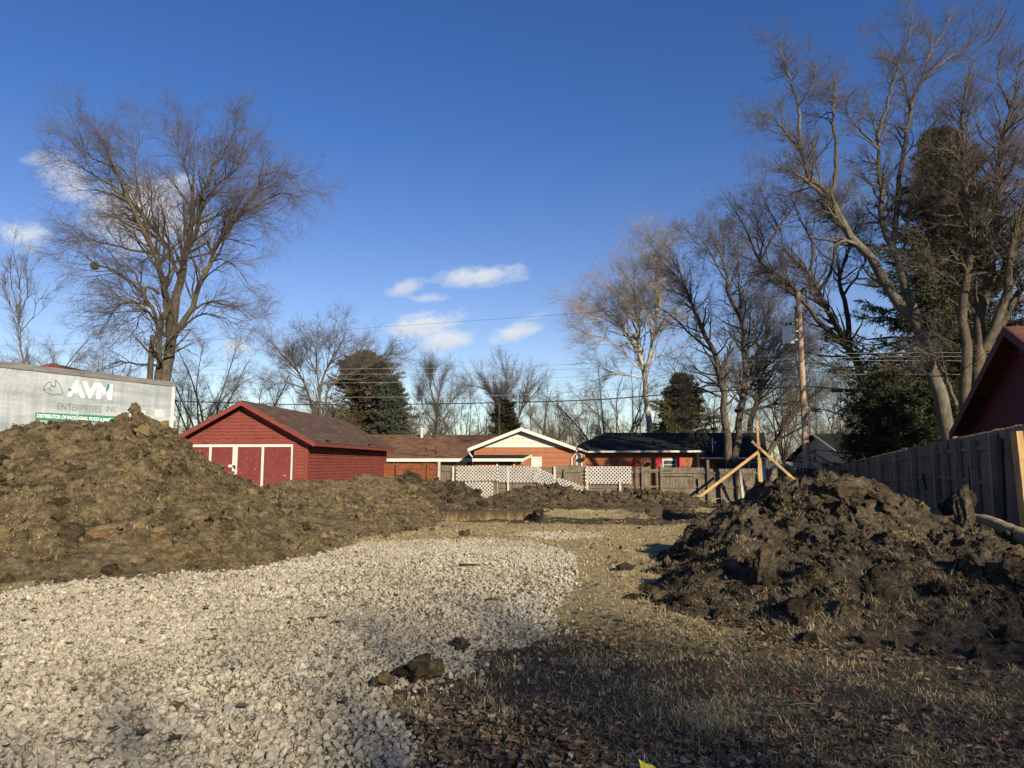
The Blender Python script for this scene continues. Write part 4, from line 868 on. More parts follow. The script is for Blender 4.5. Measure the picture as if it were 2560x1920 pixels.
    # lattice panels
    def lattice(label, quad, o, gap=.17, w=.034, tri=None):
        pts = [np.array(F.hit(*q)) for q in quad]; m = MB(); c0, cx, cy = pts[0], pts[1] - pts[0], pts[3] - pts[0]; lx, ly = np.linalg.norm(cx), np.linalg.norm(cy); ex, ey = cx / lx, cy / ly
        for layer, sg in ((0, 1), (1, -1)):
            k = -ly
            while k < lx + ly:
                # line x = k + sg*y clipped to [0,lx]x[0,ly]
                y0, y1 = 0.0, ly
                f = lambda yy: (k + yy) if sg > 0 else (k + ly - yy)
                if sg > 0: y0 = max(0, -k); y1 = min(ly, lx - k)
                else: y0 = max(0, k + ly - lx); y1 = min(ly, k + ly)
                if tri and y1 > y0:
                    # keep x between tri lines
                    ys = np.linspace(y0, y1, 40); ok = [tri(f(q) / lx, q / ly) for q in ys]; ys = ys[np.array(ok)] if any(ok) else []
                    if len(ys) < 2: k += gap; continue
                    y0, y1 = ys[0], ys[-1]
                if y1 - y0 > .03:
                    a = c0 + ex * f(y0) + ey * y0; b = c0 + ex * f(y1) + ey * y1
                    m.beam(F.pt(*a, o + .008 * layer), F.pt(*b, o + .008 * layer), w, .007, (0, 1, 0))
                k += gap
        tag(m.build('lattice_panel', M['lattice']), label, 'lattice', 'white lattice panels on the fence')
    lattice('white lattice panel upright at the left end of the row, above the hanging piece', ((1141, 1165), (1244, 1163), (1244, 1203), (1141, 1203)), .13)
    lattice('white lattice panel second from the left, upright against the fence', ((1245, 1165), (1352, 1166), (1348, 1205), (1245, 1205)), .13)
    lattice('white lattice piece hanging down to a point in the dirt', ((1160, 1204), (1233, 1204), (1233, 1244), (1160, 1244)), .15, tri=lambda a, b: a > b * .62 - .05 and (a < 1.02 - max(0, b - .8) * 1.2))
    lattice('white lattice panel slipped down at a slant left of the pale post', ((1338, 1166), (1386, 1187), (1372, 1219), (1332, 1201)), .17)
    lattice('white lattice panel collapsed low on the dirt', ((1392, 1192), (1464, 1217), (1450, 1233), (1388, 1212)), .22)
    lattice('clean white lattice rectangle right of the collapsed piece', ((1462, 1166), (1577, 1166), (1577, 1209), (1462, 1209)), .14, .18, .042)
    m = MB(); F.poly(m, [F.hit(*q) for q in ((1894, 1162), (1911, 1162), (1915, 1194), (1916, 1201), (1900, 1202), (1892, 1196))], .03, .045); tag(m.build('grey_sheet', M['grey_sid']), 'pale grey sheet pinned to the fence behind the lumber post', 'sheet')
far_fence()
def side_fence():
    rr = np.random.default_rng(9)
    pts = [(7.97, 11.0), (8.24, 11.6), (12.75, 21.7)]; a = P(2142, 1150, 33); b = P(2062, 1168, 37); pts += [(a[0], a[1]), (b[0], b[1])]
    tops = [2.25, 2.2, P(2353, 1105, 21.7)[2], P(2142, 1150, 33)[2], P(2062, 1168, 37)[2]]; pts = [np.array(p) for p in pts]
    root = thing('wooden_fence', 'tall shaded grey wood fence running along the right side of the lot', 'fence', (*pts[2], 0))
    step = 2.44
    for i in range(4):
        d = pts[i + 1] - pts[i]; L = np.hypot(*d); n = max(1, round(L / step)); pl = Plane(pts[i], d, (-d[1], d[0])); st = L / n
        for k in range(n):
            s0, s1 = k * st, (k + 1) * st; f = lambda s, i=i, L=L: tops[i] + (tops[i + 1] - tops[i]) * s / L; m = MB()
            picket_run(m, pl, s0, s1 - .004, lambda s: f(s) - 1.9, f, -.05, rr, .094, .004, True, .018); m.build('fence_panel', M['greywood'], root)
            for dz in (-.32, -1.02, -1.72):
                r = MB(); r.beam(pl.pt(s0 + .05, f(s0) + dz, -.01), pl.pt(s1 - .05, f(s1) + dz, -.01), .04, .09, (0, 0, 1)); r.build('rail', M['greywood'], root)
            p = MB(); z = f(s0) - .1 + rr.normal(0, .03); pl.box(p, s0 - .075, s0 + .075, z - 2.4, z, -.0, .13); p.build('post', M['fencepost'], root)
    # newer leaning post at the picture's edge
    q = P(2548, 1200, 10.9); b0 = np.array([q[0] - .05, q[1], .0]); p = MB(); p.beam(b0 + (.13, 0, 0), P(2541, 1078, 10.9), .14, .10, (1, 0, 0))
    tag(p.build('wooden_post', M['newwood']), 'sunlit leaning lumber post at the right edge by the shaded fence', 'post')
    for (u, v0, v1, d) in ((2500, 1097, 1300, 12.6), (2425, 1165, 1290, 15.8), (2307, 1184, 1225, 22.5)):
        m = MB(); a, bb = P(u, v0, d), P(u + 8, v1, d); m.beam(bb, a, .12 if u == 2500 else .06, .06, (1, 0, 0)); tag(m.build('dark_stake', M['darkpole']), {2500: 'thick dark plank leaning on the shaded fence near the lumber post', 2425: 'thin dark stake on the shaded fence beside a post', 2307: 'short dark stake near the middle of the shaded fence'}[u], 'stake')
side_fence()
def lumber_frame():
    d = 33.6; root = thing('lumber_brace', 'fresh lumber post propped by two diagonal boards in front of the fence', 'wooden brace', (*P(1900, 1245, d)[:2], -.45))
    m = MB(); m.beam(P(1901, 1250, d), P(1893, 1051, d), .10, .04); m.build('post', M['newwood'], root)
    m = MB(); m.beam(P(1906, 1238, d + .06), P(1896, 1105, d + .06), .13, .06); m.build('post', M['newwood'], root)
    m = MB(); m.beam(P(1741, 1248, d - .35), P(1894, 1131, d - .08), .13, .045); m.build('brace', M['newwood'], root)
    m = MB(); m.beam(P(1990, 1203, d - .9), P(1880, 1103, d + .12), .12, .045); m.build('brace', M['newwood'], root)
    m = MB(); m.beam(P(1744, 1236, d - .35), P(1742, 1252, d - .35), .08, .05); m.build('stake', M['newwood'], root)
lumber_frame()
# ------------------------------------------------------------------ trees
def resample(p, K):
    p = np.asarray(p, float); q = np.vstack([2 * p[0] - p[1], p, 2 * p[-1] - p[-2]]); seg = []
    for i in range(1, len(q) - 2):
        t = np.linspace(0, 1, 9)[:-1, None]; a, b, c, d = q[i - 1], q[i], q[i + 1], q[i + 2]
        seg.append(.5 * (2 * b + (c - a) * t + (2 * a - 5 * b + 4 * c - d) * t ** 2 + (3 * b - a - 3 * c + d) * t ** 3))
    s = np.vstack(seg + [p[-1:]]); l = np.concatenate([[0], np.cumsum(np.linalg.norm(np.diff(s, axis=0), axis=1))])
    t = np.linspace(0, l[-1], K); return np.stack([np.interp(t, l, s[:, k]) for k in range(3)], 1)
def grow(par, n, t0, t1, ang, length, K, up, wig, rr_, g, rmin=.002, taper=.75, out=None, tpow=1.0, droop=0, rmax=None):
    """n children on the strands par = (pts, rad); returns (pts, rad)"""
    pts, rad = par; N, Kp, _ = pts.shape
    L = np.linalg.norm(np.diff(pts, axis=1), axis=2).sum(1); w = L * np.maximum(rad[:, 0], .004) ** .25; idx = g.choice(N, n, p=w / w.sum())
    t = t0 + (t1 - t0) * g.random(n) ** tpow; f = t * (Kp - 1); k = np.minimum(f.astype(int), Kp - 2); fr = (f - k)[:, None]
    p0 = pts[idx, k] * (1 - fr) + pts[idx, k + 1] * fr; r0 = rad[idx, k] * (1 - fr[:, 0]) + rad[idx, k + 1] * fr[:, 0]
    tg = pts[idx, k + 1] - pts[idx, k]; tg /= np.linalg.norm(tg, axis=1, keepdims=True) + 1e-9
    if rmax:
        kk = r0 < rmax; idx, t, p0, r0, tg = idx[kk], t[kk], p0[kk], r0[kk], tg[kk]; n = len(idx)
    q = g.normal(size=(n, 3)); q -= (q * tg).sum(1, keepdims=True) * tg; q /= np.linalg.norm(q, axis=1, keepdims=True) + 1e-9
    if out is not None:                                       # lean away from the crown's axis
        o = p0 - out; o[:, 2] *= .3; o /= np.linalg.norm(o, axis=1, keepdims=True) + 1e-9; q = q + .45 * o; q /= np.linalg.norm(q, axis=1, keepdims=True) + 1e-9
    a = g.normal(ang, .22, n)[:, None]; d = np.cos(a) * tg + np.sin(a) * q
    ln = length * g.uniform(.55, 1.35, n) * (1.15 - .5 * t); st = (ln / (K - 1))[:, None]
    P_ = np.empty((n, K, 3)); P_[:, 0] = p0; c = p0
    for j in range(1, K):
        d = d + g.normal(0, wig, (n, 3)); d[:, 2] += up - droop * (1 - j / K) ; d /= np.linalg.norm(d, axis=1, keepdims=True); c = c + d * st; P_[:, j] = c
    r = np.minimum(np.maximum(r0 * rr_ * g.uniform(.7, 1.1, n), rmin), r0 * .95 + .0005); ra = r[:, None] * (1 - taper * np.linspace(0, 1, K))[None]
    return P_, ra
def join(parts):
    Vs, Fs, b = [], [], 0
    for (p, r, s) in parts:
        V, F = strands(p, r, s); Vs.append(V); Fs.append(F + b); b += len(V)
    return np.concatenate(Vs), np.concatenate(Fs)
def inframe(p, m=1.0):
    """keep the strands that could be seen from near the photograph's place (drops what is far outside)"""
    c = p[:, 0]; return (np.abs(c[:, 0]) < (c[:, 1] + 4) * .80 + m)
def traced(name, label, depth, limbs, zoom, bark, twig, seed, M_=(120, 900, 5000, 16000), Ls=(2.6, 1.3, .65, .34), ups=(.05, .03, .03, .04), ang=(.75, .8, .8, .75), wig=.10, z0=-.5, spread=.35, t0=.25, rtw=.0042, droop=0.0, group=None, trim=.94):
    """limbs: (pixel polyline, width px at start, width px at end); each limb wanders in depth away from its parent"""
    g = np.random.default_rng(seed); zu, zv, zs = zoom; done = []; allp, allr = [], []
    for li, (pl, w0, w1) in enumerate(limbs):
        q = np.array([(zu + zs * a, zv + zs * b) for a, b in pl])
        if li == 0: dp0 = depth; dd = np.zeros(len(q)) + 0
        else:
            best = None
            for (Q, D) in done:
                e = np.hypot(*(Q - q[0]).T); j = e.argmin()
                if best is None or e[j] < best[0]: best = (e[j], D[j])
            dp0 = best[1] if best[0] < 60 else depth + g.normal(0, .5)
        seg = np.concatenate([[0], np.cumsum(np.hypot(*np.diff(q, axis=0).T))]); lenm = seg[-1] / FPX * depth
        sl = g.uniform(-1, 1) * spread if li else g.uniform(-.06, .06); D = dp0 + lenm * seg / seg[-1] * sl + (g.normal(0, .10, len(q)) * (seg > 0))
        p3 = np.array([P(u, v, d) for (u, v), d in zip(q, D)])
        if li == 0: p3 = np.vstack([[p3[0][0] + (p3[0][0] - p3[1][0]) * .3, p3[0][1], z0], p3])
        K = 18; s = resample(p3, 60)[:int(60 * (trim if li else trim + .02))]; s = resample(s[::3], K); s[1:-1] += g.normal(0, .012, (K - 2, 3)) * lenm ** .5
        done.append((np.array([(zu + zs * a, zv + zs * b) for a, b in pl]), D))
        # denser lookup for attaching
        tt = np.linspace(0, 1, 40); done[-1] = (np.stack([np.interp(tt, seg / seg[-1], q[:, 0]), np.interp(tt, seg / seg[-1], q[:, 1])], 1), np.interp(tt, seg / seg[-1], D))
        k = depth / FPX / 2 * zs; rad = np.maximum(w0 * k * (1 - np.linspace(0, 1, K)) ** .7, .012)
        if li == 0: rad[:3] *= (1.35, 1.12, 1.03)
        allp.append(s); allr.append(rad)
    base = allp[0][0]; pts = np.array(allp); rad = np.array(allr); L0 = (pts, rad)
    axis = base * (1, 1, 0) + np.array([0, 0, pts[:, :, 2].max() * .55])
    l1 = grow(L0, M_[0], t0, 1, ang[0], Ls[0], 9, ups[0], wig, .58, g, .013, .8, axis, 1.0, rmax=.2)
    l2 = grow((np.concatenate([l1[0], pts[:, ::2]]), np.concatenate([l1[1], rad[:, ::2]])), M_[1], .25, 1, ang[1], Ls[1], 7, ups[1], wig * 1.5, .55, g, .0075, .75, axis, .9, rmax=.045)
    l3 = grow(l2, M_[2], .15, 1, ang[2], Ls[2], 5, ups[2], wig * 1.8, .6, g, rtw * 1.15, .6, axis, droop=droop, rmax=.03)
    l4 = grow(l3, M_[3], .1, 1, ang[3], Ls[3], 4, ups[3], wig * 1.8, .7, g, rtw, .5, None, droop=droop)
    root = thing(name, label, 'tree', (base[0], base[1], z0), group)
    V, F = join([(pts, rad, 9), (l1[0], l1[1], 5)]); mesh_obj('trunk', V, F, M[bark], root, True)
    k3, k4 = inframe(l3[0]), inframe(l4[0])
    V, F = join([(l2[0], l2[1], 4), (l3[0][k3], l3[1][k3], 3), (l4[0][k4], l4[1][k4], 3)]); mesh_obj('crown', V, F, M[twig], root, True)
    return root
def free_tree(name, label, pos, height, seed, bark, twig, stems=5, M_=(90, 500, 2600, 7000), fan=.45, trunk=.16, r=.17, rtw=.006, group=None, Ls=(.16, .085, .045, .024), cat='tree'):
    g = np.random.default_rng(seed); x, y, z = pos; H = height
    K = 14; tr = np.zeros((1, K, 3)); th = H * trunk
    tr[0, :, 2] = np.linspace(0, th * 1.15, K); tr[0, :, :2] = np.cumsum(g.normal(0, .01 * H / 10, (K, 2)), 0); rad = np.linspace(r * 1.25, r * .85, K)[None]
    ps, rs = [tr[0]], [rad[0]]
    for i in range(stems):
        a = 2 * math.pi * (i + g.uniform(-.3, .3)) / stems; f = fan * g.uniform(.35, 1.2); d = np.array([math.cos(a) * f, math.sin(a) * f, 1]); d /= np.linalg.norm(d)
        p = tr[0, g.integers(8, K)].copy(); q = [p]; L = (H - th) * g.uniform(.8, 1.05) / d[2] * .9
        for j in range(K - 1):
            d = d + g.normal(0, .08, 3); d[2] += .035; d /= np.linalg.norm(d); p = p + d * L / (K - 1); q.append(p)
        ps.append(np.array(q)); rs.append(np.linspace(r * .62, .02, K))
    pts, rad = np.array(ps), np.array(rs); ax = np.array([0, 0, H * .5])
    l1 = grow((pts, rad), M_[0], .22, 1, .7, H * Ls[0], 8, .04, .12, .5, g, .012, .8, ax, .8)
    l2 = grow((np.concatenate([l1[0], pts[1:, ::2][:, :7] if False else l1[0][:1]]), np.concatenate([l1[1], l1[1][:1]])), M_[1], .2, 1, .75, H * Ls[1], 6, .03, .14, .55, g, .008, .75, ax, .8)
    l3 = grow(l2, M_[2], .12, 1, .75, H * Ls[2], 4, .03, .15, .6, g, rtw * 1.1, .6, ax)
    l4 = grow(l3, M_[3], .1, 1, .7, H * Ls[3], 3, .03, .15, .7, g, rtw, .5)
    root = thing(name, label, cat, pos, group); o = np.array(pos, float)
    V, F = join([(pts + o, rad, 7), (l1[0] + o, l1[1], 4)]); mesh_obj('trunk', V, F, M[bark], root, True)
    V, F = join([(l2[0] + o, l2[1], 3), (l3[0] + o, l3[1], 3), (l4[0] + o, l4[1], 3)]); mesh_obj('crown', V, F, M[twig], root, True)
    return root
def copy_tree(src, pos, rz, sc, label, group=None):
    r = src.copy(); COL.objects.link(r); r.location = pos; r.rotation_euler = (0, 0, rz); r.scale = (sc[0], sc[0], sc[1]); r['label'] = label
    if group: r['group'] = group
    elif 'group' in r: del r['group']
    for ch in src.children:
        c = ch.copy(); COL.objects.link(c); c.parent = r
    return r
def conifer(name, label, pos, H, rad, seed, mat, nb=260, ntw=16, nl=9, droop=.25, zb=.06, prof=1.0, leaf=(.16, .03), clump=0.0, pads=0, cat='tree', top=.0, gap=.35):
    g = np.random.default_rng(seed); o = np.array(pos, float); root = thing(name, label, cat, pos)
    tp = np.zeros((1, 8, 3)); tp[0, :, 2] = np.linspace(0, H * .985, 8); V, F = strands(tp + o, np.linspace(H * .017, .02, 8)[None], 8)
    t = g.random(nb) ** .85
    if pads: t = (np.floor(t * pads) + .5 + g.normal(0, .24, nb)) / pads
    t = np.clip(t, 0, 1); z = H * (zb + (1 - zb) * t); a = g.uniform(0, 2 * math.pi, nb); pads_ = pads
    Lb = rad * ((1 - t) ** prof * (1 - top) + top * np.sqrt(np.clip(1 - t, 0, 1))) * g.uniform(1 - gap * 1.3, 1.12, nb) * (1 + clump * np.sin(a * 3 + t * 17)) + .12
    K = 7; k = np.linspace(0, 1, K)[None, :]
    bp = np.zeros((nb, K, 3)); rr = Lb[:, None] * k; bp[:, :, 0] = np.cos(a)[:, None] * rr; bp[:, :, 1] = np.sin(a)[:, None] * rr
    bp[:, :, 2] = z[:, None] + Lb[:, None] * (-droop * k + droop * .75 * k ** 3) + .18 * Lb[:, None] * k * t[:, None] * 2
    bp[:, 1:] += g.normal(0, .03, (nb, K - 1, 3)) * Lb[:, None, None]
    br = np.maximum(Lb * .014, .012)[:, None] * (1 - .8 * k)
    V2, F2 = strands(bp + o, br, 4); mesh_obj('trunk', np.concatenate([V, V2]), np.concatenate([F, F2 + len(V)]), M['bark_d'], root, True)
    # twigs with needles along every bough
    n = nb * ntw; idx = np.repeat(np.arange(nb), ntw); tt = np.clip(g.beta(1.6, 1.0, n), .08, 1); f = tt * (K - 1); j = np.minimum(f.astype(int), K - 2); fr = (f - j)[:, None]
    p = bp[idx, j] * (1 - fr) + bp[idx, j + 1] * fr; tg = bp[idx, j + 1] - bp[idx, j]; tg /= np.linalg.norm(tg, axis=1, keepdims=True) + 1e-9
    sd = np.cross(tg, [0, 0, 1.0]); sd /= np.linalg.norm(sd, axis=1, keepdims=True) + 1e-9
    sg = g.choice([-1, 1], n)[:, None] * g.uniform(.2, 1.0, (n, 1)); d = tg * .75 + sd * sg + g.normal(0, .18, (n, 3)); d[:, 2] -= g.uniform(0, droop * 1.6, n); d /= np.linalg.norm(d, axis=1, keepdims=True)
    tl = (.22 + .20 * Lb[idx] * (1.1 - tt)) * g.uniform(.6, 1.3, n)
    m = n * nl; i2 = np.repeat(np.arange(n), nl); s = g.random(m)
    c = p[i2] + d[i2] * (tl[i2] * s)[:, None]; q = g.normal(size=(m, 3)); ld_ = d[i2] * .9 + q * .55; ld_ /= np.linalg.norm(ld_, axis=1, keepdims=True)
    w = np.cross(ld_, g.normal(size=(m, 3))); w /= np.linalg.norm(w, axis=1, keepdims=True) + 1e-9
    ll = leaf[0] * g.uniform(.6, 1.4, m)[:, None]; lw = leaf[1] * g.uniform(.6, 1.3, m)[:, None]
    Vn = np.stack([c - w * lw, c + w * lw * .7 + ld_ * ll * .35, c + ld_ * ll, c - w * lw * .6 + ld_ * ll * .4], 1).reshape(-1, 3) + o
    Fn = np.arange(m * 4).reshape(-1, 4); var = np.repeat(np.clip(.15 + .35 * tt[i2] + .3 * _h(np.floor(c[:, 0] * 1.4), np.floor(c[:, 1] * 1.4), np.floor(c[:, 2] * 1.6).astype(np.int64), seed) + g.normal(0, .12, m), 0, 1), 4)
    mesh_obj('crown', Vn, Fn, M[mat], root, False, {'var': var}); return root

# the big silver maple behind the trailer and garage
Z7 = (0, 200, .458)
traced('maple_tree', 'tallest bare maple on the left with a broad drooping twiggy crown', 40, [
    ([(905, 1700), (915, 1560), (930, 1430), (950, 1250), (985, 1100), (1020, 950), (1040, 800), (1050, 640), (1060, 480), (1080, 300), (1085, 160)], 82, 3),
    ([(925, 1400), (915, 1240), (880, 1060), (830, 920), (770, 800), (700, 650), (620, 480), (560, 330), (480, 190), (430, 140)], 44, 3),
    ([(870, 1700), (868, 1560), (872, 1420), (895, 1240), (900, 1120), (870, 1020), (850, 900)], 38, 10),
    ([(830, 920), (790, 770), (750, 580), (735, 450), (755, 300), (770, 190)], 18, 3),
    ([(985, 1090), (930, 950), (850, 830), (740, 700), (600, 620), (450, 600), (320, 650)], 24, 3),
    ([(940, 1420), (1000, 1330), (1060, 1200), (1130, 1020), (1200, 880), (1300, 740), (1390, 610), (1440, 520), (1500, 390), (1520, 290)], 34, 3),
    ([(1020, 950), (1080, 800), (1085, 720), (1150, 500), (1170, 320), (1180, 180)], 26, 3),
    ([(1082, 750), (1130, 650), (1200, 560), (1290, 480), (1340, 330)], 18, 3),
    ([(895, 1390), (830, 1250), (780, 1170), (700, 1090), (620, 1040), (520, 1000), (400, 930), (270, 930)], 24, 3),
    ([(870, 1170), (820, 1130), (770, 1130), (720, 1040), (600, 1050)], 18, 3),
    ([(900, 1400), (800, 1260), (720, 1210), (640, 1230), (570, 1340), (520, 1460)], 17, 3),
    ([(1000, 1300), (1080, 1240), (1180, 1210), (1280, 1250), (1350, 1290)], 15, 3),
    ([(975, 1370), (1080, 1285), (1180, 1285), (1290, 1340), (1330, 1400)], 14, 3),
    ([(1100, 1050), (1180, 980), (1260, 1000), (1340, 1090), (1390, 1190)], 12, 3),
    ([(1290, 750), (1420, 670), (1550, 620), (1660, 660), (1715, 750)], 15, 3),
    ([(830, 950), (700, 920), (560, 890), (420, 860), (280, 880)], 15, 3),
    ([(1085, 790), (1170, 750), (1280, 700), (1400, 740), (1500, 800)], 12, 3),
    ([(1050, 620), (1010, 480), (960, 330), (930, 180)], 12, 3), ([(1150, 500), (1230, 380), (1290, 240), (1290, 160)], 10, 3),
    ([(700, 650), (580, 560), (440, 470), (340, 360)], 13, 3), ([(620, 480), (500, 420), (420, 330), (390, 250)], 10, 3),
    ([(950, 1490), (1020, 1450), (1075, 1420)], 12, 7), ([(800, 1130), (770, 1250), (740, 1360), (660, 1450)], 12, 3), ([(930, 950), (860, 960), (760, 1000), (700, 1100)], 10, 3),
    ([(880, 1560), (760, 1550), (640, 1540), (540, 1580), (470, 1640)], 15, 4), ([(1450, 520), (1520, 500), (1600, 560), (1650, 640)], 8, 3)],
    Z7, 'bark', 'twig_p', 11, (420, 2800, 13000, 30000), (2.6, 1.6, .95, .5), (.02, -.03, -.03, .08), (.78, .8, .7, .6), .12, -.3, .42, .2, .0042, .03, None, .89)
m = MB(); p = P(237, 665, 39); m.tube([p - (.3, 0, .2), p, p + (.3, 0, .15)], [.07, .19, .06], 8)
V, F = ico(2); gg = np.random.default_rng(4); nn = 500; dd = gg.normal(size=(nn, 3)); dd /= np.linalg.norm(dd, axis=1, keepdims=True); st_ = p + dd * gg.uniform(.06, .2, (nn, 1)); tt_ = np.cross(dd, gg.normal(size=(nn, 3))); tt_ /= np.linalg.norm(tt_, axis=1, keepdims=True)
V, F = strands(np.stack([st_, st_ + tt_ * .1, st_ + tt_ * .2 - dd * .05], 1), np.full((nn, 3), .008), 3)
tag(mesh_obj('squirrel_nest', V, F, M['leaf'], None, False, {'var': np.full(len(V), .45)}), 'clump of leaves and sticks, a squirrel nest, in the tallest left tree', 'nest')
m = MB(); m.tube([P(375, 955, 38) - (0, 0, 3.5), P(377, 900, 38), P(381, 838, 38)], [.16, .14, .11], 8); tag(m.build('dead_trunk', M['bark_d'], smooth=True), 'thin dead trunk snag left of the tallest maple', 'trunk')
# the right-hand trees
Z8 = (1800, 0, .663)
traced('maple_tree', 'tall bare tree leaning left over the lot with high pale limbs', 29, [
    ([(870, 1680), (830, 1500), (790, 1370), (750, 1230), (690, 1160), (620, 1060), (560, 960), (490, 890), (440, 800), (410, 740), (340, 670), (300, 560), (230, 480), (180, 400), (150, 300)], 62, 3),
    ([(440, 800), (360, 710), (280, 650), (190, 628)], 24, 4), ([(412, 745), (435, 660), (440, 560), (425, 450), (435, 330), (440, 240)], 20, 3),
    ([(300, 560), (300, 450), (290, 380), (265, 300), (230, 200), (240, 120)], 16, 3), ([(295, 410), (340, 330), (370, 220)], 9, 3),
    ([(750, 1240), (710, 1120), (680, 1010), (650, 930), (615, 850), (605, 700), (595, 550), (580, 470), (550, 390), (480, 340)], 36, 3),
    ([(592, 530), (620, 430), (660, 290), (700, 150)], 15, 3), ([(650, 930), (660, 830), (680, 640), (700, 500), (720, 420), (755, 310), (790, 200), (800, 60)], 24, 3),
    ([(718, 430), (700, 330), (670, 250), (560, 180)], 12, 3), ([(755, 310), (830, 240), (920, 180), (1000, 100)], 12, 3), ([(685, 1010), (710, 820), (760, 690), (800, 570)], 13, 3),
    ([(660, 640), (720, 560), (790, 500), (850, 380)], 9, 3), ([(595, 560), (520, 480), (440, 380), (400, 300)], 10, 3), ([(240, 490), (200, 450), (160, 440)], 6, 3), ([(790, 200), (850, 110), (880, 20)], 8, 3), ([(700, 200), (720, 100), (730, 30)], 7, 3)],
    Z8, 'bark_l', 'twig_g', 21, (240, 1500, 6500, 14000), (1.9, 1.05, .58, .32), (.03, .03, .03, .05), (.82, .9, .85, .75), .16, 0, .35, .42, .0042)
traced('maple_tree', 'bare multi stemmed tree at the right edge rising above the red house', 27, [
    ([(985, 1700), (970, 1430), (975, 1280), (1000, 1100), (1030, 850), (1045, 700), (1055, 560), (1090, 400), (1130, 250), (1150, 120)], 56, 3),
    ([(925, 1650), (920, 1480), (930, 1300), (930, 1050), (945, 900), (920, 720), (925, 580), (915, 450), (930, 330), (960, 200), (990, 90)], 42, 3),
    ([(985, 1330), (1070, 1150), (1100, 950), (1150, 800), (1210, 600), (1240, 400)], 38, 4), ([(1000, 1320), (1110, 1130), (1200, 1000), (1280, 800)], 34, 5),
    ([(1040, 740), (1100, 720), (1180, 640), (1240, 520)], 18, 3), ([(1055, 560), (1010, 540), (970, 480), (960, 380)], 9, 3), ([(1090, 400), (1050, 290), (1060, 170)], 9, 3),
    ([(935, 900), (880, 830), (860, 740)], 9, 3), ([(890, 1530), (850, 1420), (800, 1330), (770, 1260)], 17, 5), ([(945, 1180), (890, 1060), (790, 1010), (770, 940)], 10, 3), ([(1130, 250), (1200, 150), (1220, 60)], 9, 3), ([(960, 200), (1040, 120), (1070, 60)], 7, 3)],
    Z8, 'bark', 'twig_r', 22, (250, 1500, 6500, 14000), (1.9, 1.05, .58, .32), (.03, .03, .03, .05), (.82, .9, .85, .75), .16, 0, .3, .40, .0042)
traced('maple_tree', 'dark forked bare tree just right of the utility pole', 40, [
    ([(600, 1680), (580, 1540), (545, 1440), (500, 1350), (480, 1300), (440, 1240), (390, 1130), (360, 1080), (340, 1020), (250, 960), (230, 880), (220, 760)], 42, 3),
    ([(470, 1290), (400, 1240), (310, 1130), (240, 1050), (150, 990), (165, 900), (120, 800), (90, 730)], 20, 3), ([(490, 1310), (480, 1180), (450, 1060), (470, 990), (520, 830), (560, 700)], 22, 3),
    ([(372, 1100), (420, 1020), (440, 850), (430, 680)], 15, 3), ([(340, 1020), (350, 930), (300, 820), (250, 700)], 13, 3), ([(460, 1120), (510, 1050), (560, 960), (570, 850)], 11, 3), ([(230, 870), (170, 760), (150, 680)], 8, 3),
    ([(540, 1440), (480, 1410), (410, 1430)], 9, 3), ([(150, 990), (80, 830), (20, 740)], 10, 3), ([(150, 985), (220, 860), (300, 740), (330, 640)], 9, 3)],
    Z8, 'bark_d', 'twig_g', 23, (230, 1500, 7000, 15000), (2.3, 1.25, .68, .38), (.03, .03, .03, .05), (.82, .9, .85, .75), .16, -.4, .4, .30, .0048)
Z1 = (1380, 500, .38)
traced('maple_tree', 'bare double trunked tree in front of the black roofed house', 43, [
    ([(1165, 1760), (1160, 1640), (1140, 1450), (1130, 1300), (1100, 1150), (1060, 1000), (990, 850), (920, 680), (860, 500), (800, 330), (740, 230)], 60, 3),
    ([(1195, 1760), (1215, 1640), (1230, 1480), (1260, 1300), (1270, 1100), (1260, 900), (1235, 740), (1190, 700), (1140, 480), (1070, 250), (1020, 160), (910, 90)], 50, 3),
    ([(1130, 1290), (1150, 1100), (1170, 970), (1220, 860), (1290, 760)], 22, 4), ([(1255, 860), (1235, 640), (1230, 450), (1220, 290), (1240, 160)], 22, 3), ([(1237, 640), (1290, 540), (1390, 460)], 11, 3),
    ([(1060, 1000), (900, 870), (760, 740), (610, 660)], 19, 3), ([(1125, 1300), (1000, 1250), (850, 1190), (780, 1050)], 17, 4), ([(1215, 1390), (1300, 1240), (1400, 1110), (1480, 1040), (1550, 970)], 34, 6),
    ([(1060, 240), (960, 290), (900, 210), (820, 120)], 10, 3), ([(1270, 1000), (1360, 900), (1400, 780), (1460, 680)], 16, 3), ([(920, 680), (830, 520), (720, 400), (690, 280)], 14, 3), ([(1170, 570), (1100, 460), (1000, 280), (880, 190)], 13, 3),
    ([(1130, 450), (1130, 300), (1110, 150)], 10, 3), ([(1150, 1330), (1060, 1400), (960, 1440), (900, 1430)], 12, 3), ([(1230, 700), (1330, 620), (1380, 560)], 9, 3)],
    Z1, 'bark', 'twig_g', 24, (260, 1700, 8000, 18000), (2.5, 1.35, .72, .4), (.03, .03, .03, .05), (.82, .9, .85, .75), .16, -.6, .4, .30, .005)
